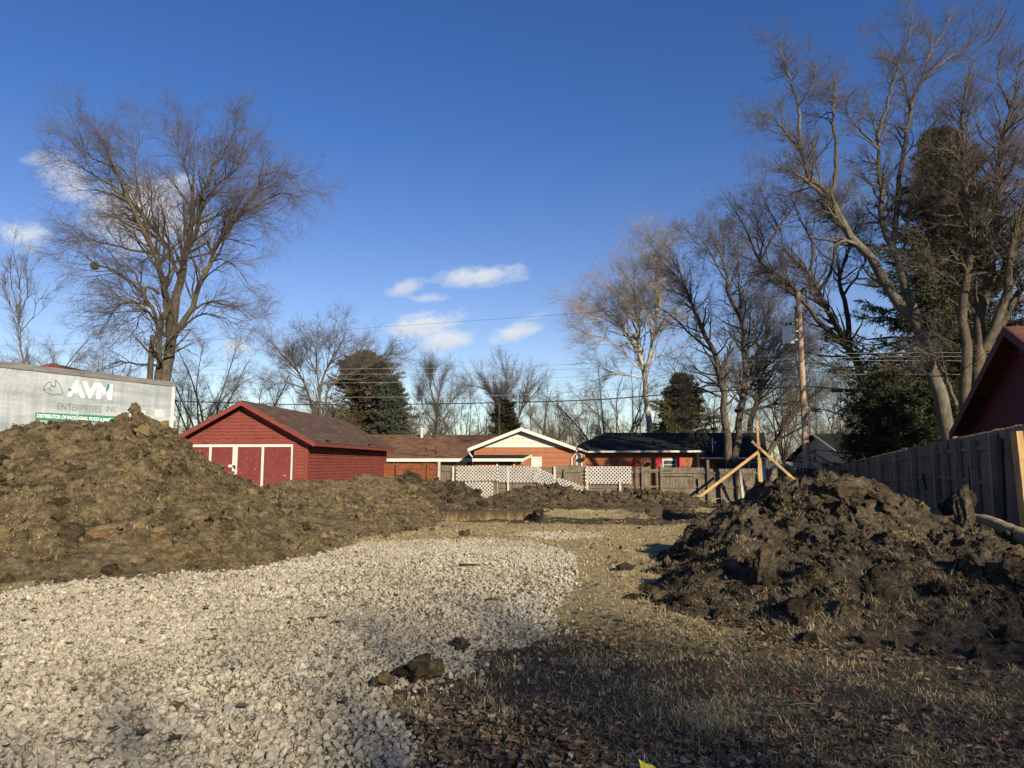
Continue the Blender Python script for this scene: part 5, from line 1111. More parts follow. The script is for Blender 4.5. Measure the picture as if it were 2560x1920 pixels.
traced('sycamore_tree', 'bare white barked sycamore behind the left end of the black roof', 62, [
    ([(650, 1640), (645, 1530), (635, 1400), (620, 1280), (610, 1150), (580, 1050), (570, 880), (545, 700), (545, 550), (550, 400), (545, 240)], 50, 3),
    ([(605, 1180), (640, 1050), (660, 900), (690, 780), (720, 600), (760, 440)], 30, 3), ([(560, 1000), (520, 920), (440, 800), (360, 720), (250, 690)], 22, 3), ([(600, 1170), (480, 1150), (370, 1150), (280, 1200)], 15, 3),
    ([(545, 690), (490, 660), (400, 610), (330, 520)], 11, 3), ([(640, 1070), (700, 1030), (790, 1000)], 13, 4), ([(520, 930), (430, 960), (330, 900), (180, 880)], 12, 3), ([(548, 480), (600, 330), (630, 190)], 12, 3), ([(400, 760), (300, 780), (150, 650)], 9, 3), ([(680, 830), (690, 640), (680, 470), (700, 330)], 14, 3)],
    Z1, 'bark_s', 'twig_s', 25, (240, 1700, 8000, 17000), (3.6, 1.9, 1.0, .55), (.04, .02, .02, .03), (.75, .8, .8, .75), .13, -.8, .4, .30, .0068)
traced('oak_tree', 'leaning dark bare tree between the black roof and the utility pole', 58, [
    ([(1400, 1760), (1440, 1640), (1500, 1550), (1580, 1400), (1620, 1300), (1640, 1180), (1700, 1000)], 44, 6), ([(1470, 1600), (1380, 1560), (1330, 1480)], 20, 5),
    ([(1580, 1390), (1680, 1330), (1760, 1220)], 16, 4), ([(1520, 1520), (1500, 1480), (1480, 1440), (1530, 1400)], 9, 3), ([(1640, 1200), (1600, 1040), (1560, 900)], 16, 4)], Z1, 'bark_d', 'twig_g', 26, (90, 600, 3600, 9000), (3, 1.5, .8, .45), z0=-.8, rtw=.0062)
traced('oak_tree', 'bare upright tree seen between the trunks of the double tree', 60, [
    ([(1300, 1760), (1310, 1480), (1345, 1350), (1360, 1250), (1380, 1050), (1430, 850), (1500, 700)], 50, 5), ([(1320, 1420), (1260, 1380), (1230, 1250), (1200, 1080)], 22, 4), ([(1280, 1385), (1450, 1350), (1600, 1320), (1680, 1240)], 24, 5), ([(1370, 1120), (1440, 1050), (1540, 960), (1580, 820)], 18, 4), ([(1385, 1030), (1340, 900), (1330, 760)], 16, 4), ([(1420, 880), (1390, 740), (1400, 640)], 12, 3)], Z1, 'bark_d', 'twig_p', 27, (220, 1500, 7500, 17000), (3.6, 1.9, 1.0, .55), z0=-.8, rtw=.0062)
Z2 = (500, 700, .416)
traced('bare_tree', 'wide spreading bare tree directly behind the red garage roof', 58, [
    ([(725, 930), (720, 800), (718, 680), (700, 560), (640, 430), (610, 300)], 26, 3), ([(710, 860), (680, 790), (640, 660), (580, 540), (500, 460), (420, 370), (340, 345)], 20, 3), ([(718, 690), (740, 590), (790, 480), (850, 380), (900, 250)], 15, 3),
    ([(740, 800), (780, 640), (870, 560), (950, 450), (1000, 320)], 15, 3), ([(800, 620), (900, 570), (1020, 510), (1130, 440), (1240, 465)], 12, 3), ([(640, 660), (540, 620), (430, 620), (330, 570)], 11, 3), ([(700, 560), (700, 420), (720, 270)], 11, 3), ([(660, 700), (600, 690), (560, 640), (530, 560)], 9, 3), ([(850, 590), (940, 600), (1080, 560), (1200, 540)], 9, 3)],
    Z2, 'bark', 'twig_g', 28, (170, 1200, 6000, 15000), (2.6, 1.35, .8, .5), (.05, .04, .04, .05), (.7, .75, .75, .7), .15, -.8, .45, .25, .0068)
traced('bare_tree', 'bare vase shaped tree behind the cream gable house', 85, [
    ([(1810, 1000), (1810, 900), (1790, 780), (1730, 640), (1650, 540)], 16, 3), ([(1810, 890), (1820, 760), (1860, 600), (1900, 530)], 12, 3), ([(1812, 900), (1900, 860), (1950, 700), (1985, 560)], 12, 3), ([(1800, 840), (1770, 700), (1760, 540)], 10, 3), ([(1925, 780), (2010, 680), (2060, 620)], 8, 3), ([(1850, 640), (1820, 520)], 7, 3), ([(1740, 660), (1640, 640), (1590, 640)], 7, 3)],
    Z2, 'bark', 'twig_g', 29, (150, 1000, 5000, 11000), (3.0, 1.6, .9, .55), (.09, .08, .06, .05), (.5, .55, .6, .6), .08, -.9, .4, .25, .010)
traced('bare_tree', 'slim bare tree with forked top behind the brown roof', 85, [
    ([(1410, 1000), (1420, 880), (1430, 740), (1450, 620), (1500, 520)], 15, 3), ([(1425, 800), (1390, 660), (1380, 560), (1340, 520)], 10, 3), ([(1420, 870), (1340, 760), (1320, 640)], 9, 3), ([(1440, 700), (1400, 600), (1410, 510)], 8, 3), ([(1420, 860), (1500, 740), (1580, 660)], 9, 3)],
    Z2, 'bark', 'twig_g', 30, (120, 800, 4000, 9000), (2.8, 1.5, .9, .55), (.09, .08, .06, .05), (.5, .55, .6, .6), .08, -.9, .4, .25, .010)
traced('young_tree', 'slender young bare tree at the far left edge above the trailer', 34, [
    ([(130, 1640), (115, 1480), (110, 1330), (60, 1240), (30, 1130), (10, 1020)], 14, 3), ([(85, 1270), (110, 1180), (100, 1060), (70, 930)], 8, 2), ([(100, 1300), (150, 1160), (140, 1010), (170, 950)], 8, 2), ([(112, 1380), (180, 1290), (210, 1200), (300, 1190)], 6, 2), ([(60, 1240), (0, 1100), (-30, 980)], 7, 2), ([(90, 1240), (60, 1100), (60, 940)], 6, 2)],
    Z7, 'bark', 'twig_g', 31, (70, 300, 1200, 2400), (1.5, .8, .5, .3), (.08, .06, .05, .05), (.5, .6, .6, .6), .09, -.3, .4, .25, .005)

def sp(u, d, z=-.8): q = P(u, 1160, d); return (q[0], q[1], z)
def ht(v, d, z=-.8): return float(P(1280, v, d)[2] - z)
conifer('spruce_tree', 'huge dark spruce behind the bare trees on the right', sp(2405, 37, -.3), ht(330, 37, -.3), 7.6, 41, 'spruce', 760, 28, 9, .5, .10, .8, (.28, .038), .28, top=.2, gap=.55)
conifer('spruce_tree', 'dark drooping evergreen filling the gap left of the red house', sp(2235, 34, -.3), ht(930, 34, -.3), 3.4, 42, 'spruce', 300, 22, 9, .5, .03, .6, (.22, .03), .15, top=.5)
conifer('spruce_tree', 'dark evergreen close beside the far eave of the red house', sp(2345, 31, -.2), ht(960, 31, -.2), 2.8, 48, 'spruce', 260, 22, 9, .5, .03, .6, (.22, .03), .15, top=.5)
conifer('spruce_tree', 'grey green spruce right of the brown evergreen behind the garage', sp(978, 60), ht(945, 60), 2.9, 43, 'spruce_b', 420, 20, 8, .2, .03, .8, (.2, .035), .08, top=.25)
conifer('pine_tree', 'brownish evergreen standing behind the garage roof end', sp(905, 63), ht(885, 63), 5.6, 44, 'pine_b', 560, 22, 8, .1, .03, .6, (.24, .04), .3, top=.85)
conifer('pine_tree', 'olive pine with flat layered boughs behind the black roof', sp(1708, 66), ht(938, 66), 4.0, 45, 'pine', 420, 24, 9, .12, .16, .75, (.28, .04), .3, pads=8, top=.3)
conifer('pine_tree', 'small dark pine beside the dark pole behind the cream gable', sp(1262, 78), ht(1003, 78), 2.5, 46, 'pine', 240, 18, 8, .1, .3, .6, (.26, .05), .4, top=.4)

# background trees: a few kinds, then copies, each its own tree
GRP = 'bare trees in the far row'
kinds = [free_tree('bare_tree', 'rounded grey bare tree rising behind the trailer roof', (*sp(185, 70)[:2], -.8), ht(845, 70), 51, 'bark', 'twig_p', 6, fan=.6, rtw=.0075),
         free_tree('bare_tree', 'upright bare tree right of the tallest maple, above the garage left eave', (*sp(505, 64)[:2], -.8), ht(810, 64), 52, 'bark_d', 'twig_p', 7, fan=.42, rtw=.0072),
         free_tree('bare_tree', 'low bare tree with arched limbs beside the white sycamore', (*sp(1530, 66)[:2], -.8), ht(915, 66), 53, 'bark', 'twig_g', 6, fan=.75, rtw=.0075),
         free_tree('bare_tree', 'tangled bare tree left of the spreading tree over the garage ridge', (*sp(620, 68)[:2], -.8), ht(895, 68), 54, 'bark', 'twig_g', 6, fan=.8, rtw=.0075)]
for (k, u, d, v, lab, g_) in ((0, 40, 75, 800, 'bare tree behind the slender young tree at the left edge', None), (2, 300, 72, 880, 'low bare tree behind the trailer, under the tallest maple', None), (1, 455, 80, 890, 'small bare tree in the gap between the trailer and garage', None), (3, 760, 78, 905, 'bare tree low behind the garage ridge', None),
                           (1, 1160, 95, 960, 'small bare tree between the two vase shaped trees', None), (3, 1040, 84, 955, 'low bare tree left of the slim forked tree', None), (0, 1215, 98, 975, 'small rounded bare tree left of the small dark pine', None), (2, 1340, 90, 945, 'spreading bare tree over the cream gable peak', None), (1, 1000, 100, 950, 'slim bare tree right of the grey green spruce', None), (3, 1480, 96, 1000, 'low tangled bare tree over the left end of the black roof', None), (0, 1395, 92, 985, 'rounded bare tree right of the cream gable peak', None), (3, 1455, 88, 960, 'bare tree left of the sycamore, over the white gutter corner', None), (2, 1590, 90, 920, 'bare tree behind the sycamore trunk', None), (1, 1800, 95, 890, 'tall bare tree far behind the double trunked tree', None),
                           (0, 1960, 84, 870, 'bare tree far behind the leaning dark tree', None), (2, 2040, 80, 930, 'bare tree right behind the utility pole', None), (1, 2110, 86, 905, 'bare tree behind the grey house roof', None), (3, 2290, 70, 820, 'bare tree among the evergreens', None), (0, 2480, 64, 700, 'bare tree showing through the huge spruce', None)):
    s = kinds[k]; H = ht(v, d); h0 = {0: ht(845, 70), 1: ht(810, 64), 2: ht(915, 66), 3: ht(895, 68)}[k]
    copy_tree(s, sp(u, d), rng.uniform(0, 6.28), (H / h0 * rng.uniform(.9, 1.15), H / h0), lab, g_)
# far wood: one mass of trunks and twigs, its haze put into the pale colour
g = np.random.default_rng(77); n = 700; px = g.uniform(-80, 90, n); py = g.uniform(98, 135, n); hh = g.uniform(6, 11, n) * (1 + .25 * np.sin(px * .21))
st_ = np.zeros((n, 8, 3)); dxy = g.normal(0, .12, (n, 2)); k = np.linspace(0, 1, 8)
st_[:, :, 0] = px[:, None] + dxy[:, :1] * hh[:, None] * k; st_[:, :, 1] = py[:, None] + dxy[:, 1:] * hh[:, None] * k; st_[:, :, 2] = -1 + hh[:, None] * k; st_[:, 1:] += np.cumsum(g.normal(0, .16, (n, 7, 3)), 1)
s0 = (st_, np.repeat((g.uniform(.035, .09, n))[:, None], 8, 1) * (1 - .85 * k)[None])
s1 = grow(s0, 10000, .1, 1, .6, 2.8, 5, .06, .12, .5, g, .018, .6); s2 = grow(s1, 60000, .1, 1, .7, 1.5, 4, .05, .14, .6, g, .014, .5)
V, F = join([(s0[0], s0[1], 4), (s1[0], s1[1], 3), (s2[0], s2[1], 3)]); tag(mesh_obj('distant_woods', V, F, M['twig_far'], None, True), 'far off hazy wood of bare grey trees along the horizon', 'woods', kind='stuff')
# saplings behind the right-hand end of the fence
g = np.random.default_rng(78); n = 90; px = g.uniform(0, 1, n); bb = np.array([P(2010 + 170 * a, 1160, 66)[:2] for a in px]); hh = g.uniform(4, 8.5, n); st_ = np.zeros((n, 7, 3)); k = np.linspace(0, 1, 7); dxy = g.normal(0, .08, (n, 2))
st_[:, :, 0] = bb[:, :1] + dxy[:, :1] * hh[:, None] * k; st_[:, :, 1] = bb[:, 1:] + g.uniform(0, 6, (n, 1)) + dxy[:, 1:] * hh[:, None] * k; st_[:, :, 2] = -1 + hh[:, None] * k
s0 = (st_, np.repeat(g.uniform(.02, .05, n)[:, None], 7, 1) * (1 - .8 * k)[None]); s1 = grow(s0, 1500, .15, 1, .55, 1.2, 5, .06, .1, .5, g, .009, .6); s2 = grow(s1, 5000, .1, 1, .7, .6, 3, .04, .14, .6, g, .008, .5)
V, F = join([(s0[0], s0[1], 5), (s1[0], s1[1], 3), (s2[0], s2[1], 3)]); tag(mesh_obj('sapling_thicket', V, F, M['twig_r'], None, True), 'thicket of thin reddish saplings behind the grey house', 'thicket', kind='stuff')
# trees and a hedge behind the photographer that throw the dappled shade on the lot
for (x, y, h, sd, lab) in ((16.0, -31, 17.6, 61, 'bare tree behind the photographer, nearest the road'), (21.0, -33, 18.6, 62, 'bare tree behind the photographer in the middle of the row'), (25.5, -34, 19.6, 63, 'bare tree behind the photographer at the right of the row'),
                        (12.5, -29, 16.0, 67, 'slim bare tree behind the photographer at the left of the row'), (19.0, -30, 16.6, 68, 'bare tree behind the photographer in front of the row'),
                        (12.5, -16.5, 10.6, 64, 'low dense bare tree behind the photographer on the right'), (9.5, -17.5, 9.6, 66, 'third low bare tree behind the photographer')):
    free_tree('bare_tree', lab, (x, y, 0), h, sd, 'bark', 'twig_g', 9, (160, 1400, 8000, 20000) if h > 13 else (90, 600, 3000, 7000), .5, .25, .2, .010)

# ------------------------------------------------------------------ utility pole, wires
def pole():
    d = 36.4; b = P(2019, 1200, d); t = P(1995, 731, d); g0 = -.5; root = thing('utility_pole', 'tall wooden utility pole with grey transformer can beside the right trees', 'utility pole', (b[0], b[1], g0))
    ax = (t - b) / (t[2] - b[2]); at = lambda z: b + ax * (z - b[2])
    m = MB(); m.tube([at(g0), at(2), at(5), at(t[2])], [.175, .168, .15, .125], 14); m.build('pole', M['polewood'], root, smooth=False)
    c = P(1971, 838, d - .1); tr = MB(); tr.tube([c + (0, 0, -.48), c + (0, 0, -.46), c + (0, 0, .40), c + (0, 0, .44)], [.24, .285, .285, .20], 20); tr = tr.build('transformer', M['steel'], root, smooth=False)
    l = MB(); l.tube([c + (0, 0, .40), c + (0, 0, .445), c + (0, 0, .46)], [.31, .31, .2], 20); l.build('lid', M['steel'], tr)
    for o in (-.1, .12): s = MB(); s.tube([c + (o, 0, .45), c + (o, 0, .52), c + (o, 0, .58), c + (o, 0, .66)], [.05, .07, .05, .03], 8); s.build('bushing', M['black'], tr)
    for dz in (-.22, .22):
        k = MB(); k.beam(c + (.2, 0, dz), at(c[2] + dz) , .07, .09, (0, 1, 0)); k.build('bracket', M['steel'], root)
    f = MB(); q = P(1990, 790, d - .22); f.tube([q + (0, 0, .5), q + (0, 0, .2), q + (0, 0, -.55)], [.05, .035, .03], 8); f.tube([q + (-.12, 0, .45), q + (.05, 0, .45)], .03, 6); f.build('fuse_cutout', M['black'], root)
    f = MB(); f.tube([q + (.03, -.02, -.15), q + (.03, -.02, -.55)], .03, 6); f.build('fuse_tube', M['yellow'], root)
    q = P(1983, 720, d); f = MB(); f.tube([q + (.06, 0, -.6), q + (.06, 0, .25)], .025, 6); f.build('lightning_rod', M['black'], root)
    for z in (3.5, 4.3, 5.2, 6.6, 8.2):
        k = MB(); k.tube([at(z) + (-.17, -.08, 0), at(z) + (.17, -.08, 0)], .02, 6); k.build('bolt', M['black'], root)
    cn = MB(); cn.tube([at(-.3) + (.09, -.15, 0), at(3) + (.09, -.15, 0), at(5.6) + (.07, -.14, 0)], .014, 5); cn.build('ground_wire', M['rail'], root)
    return at
at = pole()
def wire(label, pts, r, mat, n=30, name='power_line'):
    p = resample([P(*q) for q in pts], n); V, F = strands(p[None], np.full((1, n), r), 5); tag(mesh_obj(name, V, F, M[mat], None, True), label, 'wire')
wire('thick black cable crossing the whole scene low over the garage', [(-200, 985, 52), (440, 1003, 50), (820, 1012, 48), (1400, 1003, 43), (1700, 984, 39), (2006, 966, 36.4)], .032, 'black')
wire('thick black cable right of the utility pole carrying splice boxes', [(2006, 966, 36.4), (2140, 974, 33), (2300, 976, 30), (2700, 960, 25)], .028, 'black')
wire('thin top wire running from the pole top far to the left', [(-300, 872, 60), (500, 850, 56), (916, 820, 52), (1420, 785, 45), (1991, 738, 36.4)], .008, 'black')
for k, (v0, v1, v2, v3, v4, ds) in enumerate(((925, 921, 911, 886, 880, 'highest'), (938, 934, 923, 896, 890, 'second'), (960, 955, 943, 905, 904, 'third'), (995, 992, 982, 940, 938, 'lowest'))):
    wire('thin pale wire, %s of the four strung across the middle of the trees' % ds, [(-300, v0 + 12, 55), (500, v0, 53), (1050, v1, 49), (1420, v2, 45), (2003, v3, 36.4), (2700, v4, 30)], .009, 'steel')
m = MB()
for u0, u1 in ((2078, 2108), (2112, 2140)): a, b = P(u0, 976, 34.3), P(u1, 977, 33.5); m.tube([a, a * .9 + b * .1, a * .1 + b * .9, b], [.03, .085, .085, .03], 8)
tag(m.build('splice_box', M['darkpole']), 'pair of dark splice boxes on the black cable right of the pole', 'cable box')
b = P(1248, 1160, 70); root = thing('utility_pole', 'thin dark pole standing beside the small pine behind the cream gable', 'utility pole', (b[0], b[1], -1)); m = MB(); m.tube([(b[0], b[1], -1), P(1248, 1004, 70)], [.14, .11], 8); m.build('pole', M['darkpole'], root)
m = MB(); q = P(1248, 1006, 70); m.tube([q, q + (-.35, 0, .25), q + (-.6, 0, .3)], [.05, .06, .12], 6); m.build('street_light', M['black'], root)

# ------------------------------------------------------------------ loose ground cover
def tri_blades(pos, n_each_w, L, var, g, lean=.6, paint=None, name='dead_grass', label='', w=.0045):
    n = len(pos); a = g.uniform(0, 2 * math.pi, n); d = np.stack([np.cos(a), np.sin(a)], 1); ln = np.abs(g.normal(lean, .35, n))[:, None]
    up = np.stack([d[:, 0] * ln[:, 0], d[:, 1] * ln[:, 0], np.ones(n)], 1); up /= np.linalg.norm(up, axis=1, keepdims=True)
    sd = np.stack([-d[:, 1], d[:, 0], np.zeros(n)], 1); L = np.asarray(L)[:, None] if np.ndim(L) else L; ww = np.asarray(w)[:, None] if np.ndim(w) else w
    mid = pos + up * L * .55; d3 = np.concatenate([d, np.zeros((n, 1))], 1); tip = mid + (up * .55 + d3 * .55 - np.array([0, 0, .12])) * L * .5
    V = np.stack([pos - sd * ww, pos + sd * ww, mid + sd * ww * .75, mid - sd * ww * .75, tip], 1).reshape(-1, 3); b = np.arange(n)[:, None] * 5
    Q = b + np.array([[0, 1, 2, 3]]); T = b + np.array([[3, 2, 4]])
    at_ = {'var': np.repeat(var, 5), 'paint': np.repeat(paint if paint is not None else np.zeros(n), 5)}
    return V, Q, T, at_
def pile_max(x, y):
    h = np.zeros(np.shape(x))
    for k in PILES:
        x0, x1, y0, y1 = PGRID[k]; m = (x > x0) & (x < x1) & (y > y0) & (y < y1)
        if m.any(): q = pile_h(x[m], y[m], PILES[k][0]); h[m] = np.maximum(h[m], q)
    return h
def in_view(x, y, m=.6): return np.abs(x) < y * .74 + m
PAINT = [(Gd(1875, 1700)[:2], .16), (Gd(1980, 1725)[:2], .12), (Gd(1935, 1840)[:2], .10), (Gd(2260, 1800)[:2], .10), (Gd(2470, 1860)[:2], .14), (Gd(2380, 1780)[:2], .09), (Gd(2090, 1840)[:2], .10), (Gd(1395, 1775)[:2], .03), (Gd(2130, 1880)[:2], .1)]
def paint_at(x, y, g):
    p = np.zeros(len(x))
    for c, r in PAINT: p = np.maximum(p, (np.hypot(x - c[0], y - c[1]) < r * g.uniform(.2, 1.2, len(x))) * (g.random(len(x)) < .55) * g.uniform(.25, .85, len(x)))
    return p
def lawn():
    g = np.random.default_rng(91); parts = []
    for (y0, y1, xa, xb, dens, L, w) in ((2.9, 5.0, -1.0, 3.8, 10500, .055, .0015), (5.0, 7.5, -.6, 5.6, 6500, .052, .0019), (7.5, 12, -9, 8.5, 2600, .045, .0027), (12, 19, -13, 13, 900, .05, .0046), (19, 31, -9, 13, 420, .055, .0075), (5.0, 10.5, -9, -2.5, 2600, .05, .0024)):
        n = int((y1 - y0) * (xb - xa) * dens); x = g.uniform(xa, xb, n); y = g.uniform(y0, y1, n); k = in_view(x, y); x, y = x[k], y[k]
        k = ~in_gravel(x, y) & (pile_max(x, y) < .04); s, _ = pit_sd(x, y); k &= s > .12; x, y = x[k], y[k]
        cov = fbm(x * 1.3, y * 1.3, 3, 93) + .5 * fbm(x * 5, y * 5, 2, 95) + .25; near = y < 7.5
        cov -= .12 * (near & (x > -.3)) + .35 * near * sstep(1.0, .1, x); s, _ = pit_sd(x, y); cov -= .9 * np.exp(-(s / .7) ** 2) * .8; cov -= .8 * sstep(28.5, 30.5, y)
        k = g.random(len(x)) < np.clip(.25 + 1.1 * cov, .16 if y0 < 8 else .06, 1); x, y = x[k], y[k]; n = len(x)
        z = gz(x, y); gr = fbm(x * .6, y * .6, 3, 97); v = np.clip(g.normal(.50 - .06 * (y < 7), .2, n), .02, .86); grn = g.random(n) < np.clip(.22 + .5 * gr, 0, .5) * (y < 11); v[grn] = g.uniform(.88, 1, grn.sum())
        parts.append(tri_blades(np.stack([x, y, z - .004], 1), 0, L * g.uniform(.4, 1.4, n), v, g, 1.25, paint_at(x, y, g), w=w * g.uniform(.7, 1.4, n)))
    # longer tufts
    n = 700; x = g.uniform(-8, 8, n); y = g.uniform(3, 19, n); k = in_view(x, y) & ~in_gravel(x, y) & (pile_max(x, y) < .03); x, y = x[k], y[k]
    tx = np.repeat(x, 42) + g.normal(0, .05, len(x) * 42); ty = np.repeat(y, 42) + g.normal(0, .05, len(x) * 42); n = len(tx)
    parts.append(tri_blades(np.stack([tx, ty, gz(tx, ty) - .004], 1), 0, .09 * g.uniform(.4, 1.4, n), np.clip(g.normal(.55, .2, n), 0, .86), g, .9, paint_at(tx, ty, g), w=.0016 + .00022 * ty))
    # sod and straw lying on the dirt piles
    spots = [(u, v, d, k) for (u, v, d, k) in ((2080, 1180, 10.9, 'r'), (2110, 1184, 10.85, 'r'), (1945, 1270, 10.9, 'r'), (2010, 1265, 10.6, 'r'), (1820, 1360, 8.6, 'r'), (1850, 1370, 8.4, 'r'), (1990, 1330, 9.3, 'r'), (2080, 1310, 9.3, 'r'), (1900, 1320, 9.4, 'r'), (2320, 1420, 7.2, 'r'), (2350, 1440, 7.1, 'r'), (2370, 1470, 7.0, 'r'), (2120, 1480, 6.9, 'r'), (2050, 1520, 6.7, 'r'), (1880, 1500, 7.0, 'r'), (2240, 1520, 6.6, 'r'), (2200, 1340, 8.7, 'r'), (2410, 1560, 6.4, 'r'), (1930, 1430, 7.4, 'r'), (1760, 1340, 9.4, 'r'), (2280, 1330, 9.4, 'r'), (2240, 1300, 9.8, 'r'),
             (620, 1330, 14, 'm'), (640, 1300, 15, 'm'), (570, 1290, 15.5, 'm'), (720, 1270, 17, 'm'), (660, 1260, 17.5, 'm'), (800, 1240, 20, 'm'), (900, 1250, 20, 'm'), (760, 1310, 15.5, 'm'), (850, 1300, 16, 'm'), (560, 1250, 17, 'm'), (700, 1230, 19, 'm'), (690, 1290, 15.5, 'm'), (610, 1280, 15.8, 'm'), (120, 1370, 10.8, 'l'), (60, 1320, 11, 'l'), (330, 1370, 11.6, 'l'), (80, 1390, 10.4, 'l'))]
    for (u, v, d, k) in spots:
        c = P(u, v, d); m = 700 if k == 'r' else 300; rr = .15 if k == 'r' else .24; tx = c[0] + g.normal(0, rr, m) * 1.3; ty = c[1] + g.normal(0, rr, m); z, h = pile_z(k, tx, ty); kk = h > .03; tx, ty, z = tx[kk], ty[kk], z[kk]; n = len(tx)
        parts.append(tri_blades(np.stack([tx, ty, z], 1), 0, (.085 if k == 'r' else .12) * g.uniform(.4, 1.4, n), np.clip(g.normal(.52, .2, n), 0, .86), g, 1.3, w=(.0019 if k == 'r' else .004)))
    for key, n in (('r', 150000), ('l', 16000), ('m', 130000)):
        x0, x1, y0, y1 = PGRID[key]; x = g.uniform(x0, x1, n); y = g.uniform(y0, y1, n); z, h = pile_z(key, x, y); k = (h > .03) & (fbm(x * 1.5, y * 1.5, 3, 99) + .5 * fbm(x * 6, y * 6, 2, 98) > g.uniform(.0, .3, len(x))) & in_view(x, y); x, y, z = x[k], y[k], z[k]; n = len(x)
        parts.append(tri_blades(np.stack([x, y, z + .003], 1), 0, .075 * g.uniform(.3, 1.4, n), np.clip(g.normal(.52, .2, n), 0, .86), g, 2.4, w=.0016 if key == 'r' else .0034))
    Vs, Qs, Ts, va, pa, b = [], [], [], [], [], 0
    for V, Q, T, a in parts: Vs.append(V); Qs.append(Q + b); Ts.append(T + b); va.append(a['var']); pa.append(a['paint']); b += len(V)
    o = mesh_obj('dead_grass', np.concatenate(Vs), [np.concatenate(Qs), np.concatenate(Ts)], M['blade'], None, False, {'var': np.concatenate(va), 'paint': np.concatenate(pa)}); tag(o, 'dead tan winter grass over the lot and sod on the piles', 'grass', kind='stuff')
lawn()
def gravel():
    g = np.random.default_rng(92); Vs, Fs, va, b = [], [], [], 0
    for (y0, y1, sub, dens, r0, nk) in ((2.8, 5.2, 2, 1500, .0165, 16), (5.2, 8.0, 1, 1400, .0165, 12), (8.0, 18.0, 1, 900, .019, 10)):
        rk = rocks(nk, sub, .22, 300 + int(y0), .62); xa, xb = -y1 * .74 - .3, 2.6; n = int((y1 - y0) * (xb - xa) * dens); x = g.uniform(xa, xb, n); y = g.uniform(y0, y1, n)
        k = in_view(x, y, .3); x, y = x[k], y[k]; ing = in_gravel(x, y); edge = (~ing) & in_gravel(x + g.normal(0, .26, len(x)), y + g.normal(0, .26, len(x))) & (g.random(len(x)) < .22); k = (ing & (g.random(len(x)) < np.clip(1.25 - .55 * (fbm(x * .8, y * .8, 3, 301) > .35), .5, 1))) | edge; x, y = x[k], y[k]; n = len(x)
        r = r0 * np.clip(g.lognormal(-.15, .5, n), .3, 2.6); lift = np.where(edge[k] if len(edge) == len(k) else False, 0, g.uniform(-.2, .75, n)); pos = np.stack([x, y, gz(x, y) + r * lift * .55 + .006], 1)
        V, F, own = scatter(rk, pos, rotmats(n, g), r, g); dust = fbm(x * .9, y * .9, 4, 303); v = np.clip(.58 + g.normal(0, .2, n) + .28 * dust, .02, 1); Vs.append(V); Fs.append(F + b); va.append(v[own]); b += len(V)
    x = g.uniform(-6.2, 2.4, 60000); y = g.uniform(2.8, 8.4, 60000); k = in_view(x, y, .3) & in_gravel(x, y, .2); x, y = x[k], y[k]; n = len(x); r = .0065 * g.lognormal(0, .3, n); V, F, own = scatter(rocks(6, 1, .2, 320), np.stack([x, y, gz(x, y) + .004 + g.uniform(0, .014, n)], 1), rotmats(n, g), r, g); Vs.append(V); Fs.append(F + b); va.append(g.uniform(.1, .7, n)[own]); b += len(V)
    # strays over the grass and dirt
    n = 420; x = g.uniform(-4, 6, n); y = g.uniform(3, 16, n); k = in_view(x, y) & ~in_gravel(x, y) & (pile_max(x, y) < .02); x, y = x[k], y[k]; n = len(x); r = .014 * g.lognormal(0, .4, n); V, F, own = scatter(rocks(8, 1, .2, 310), np.stack([x, y, gz(x, y) + r * .4], 1), rotmats(n, g), r, g); Vs.append(V); Fs.append(F + b); va.append(g.uniform(.1, .8, n)[own]); b += len(V)
    tag(mesh_obj('gravel', np.concatenate(Vs), np.concatenate(Fs), M['stone'], None, False, {'var': np.concatenate(va)}), 'pale crushed limestone gravel drive in the foreground', 'gravel', kind='stuff')
gravel()
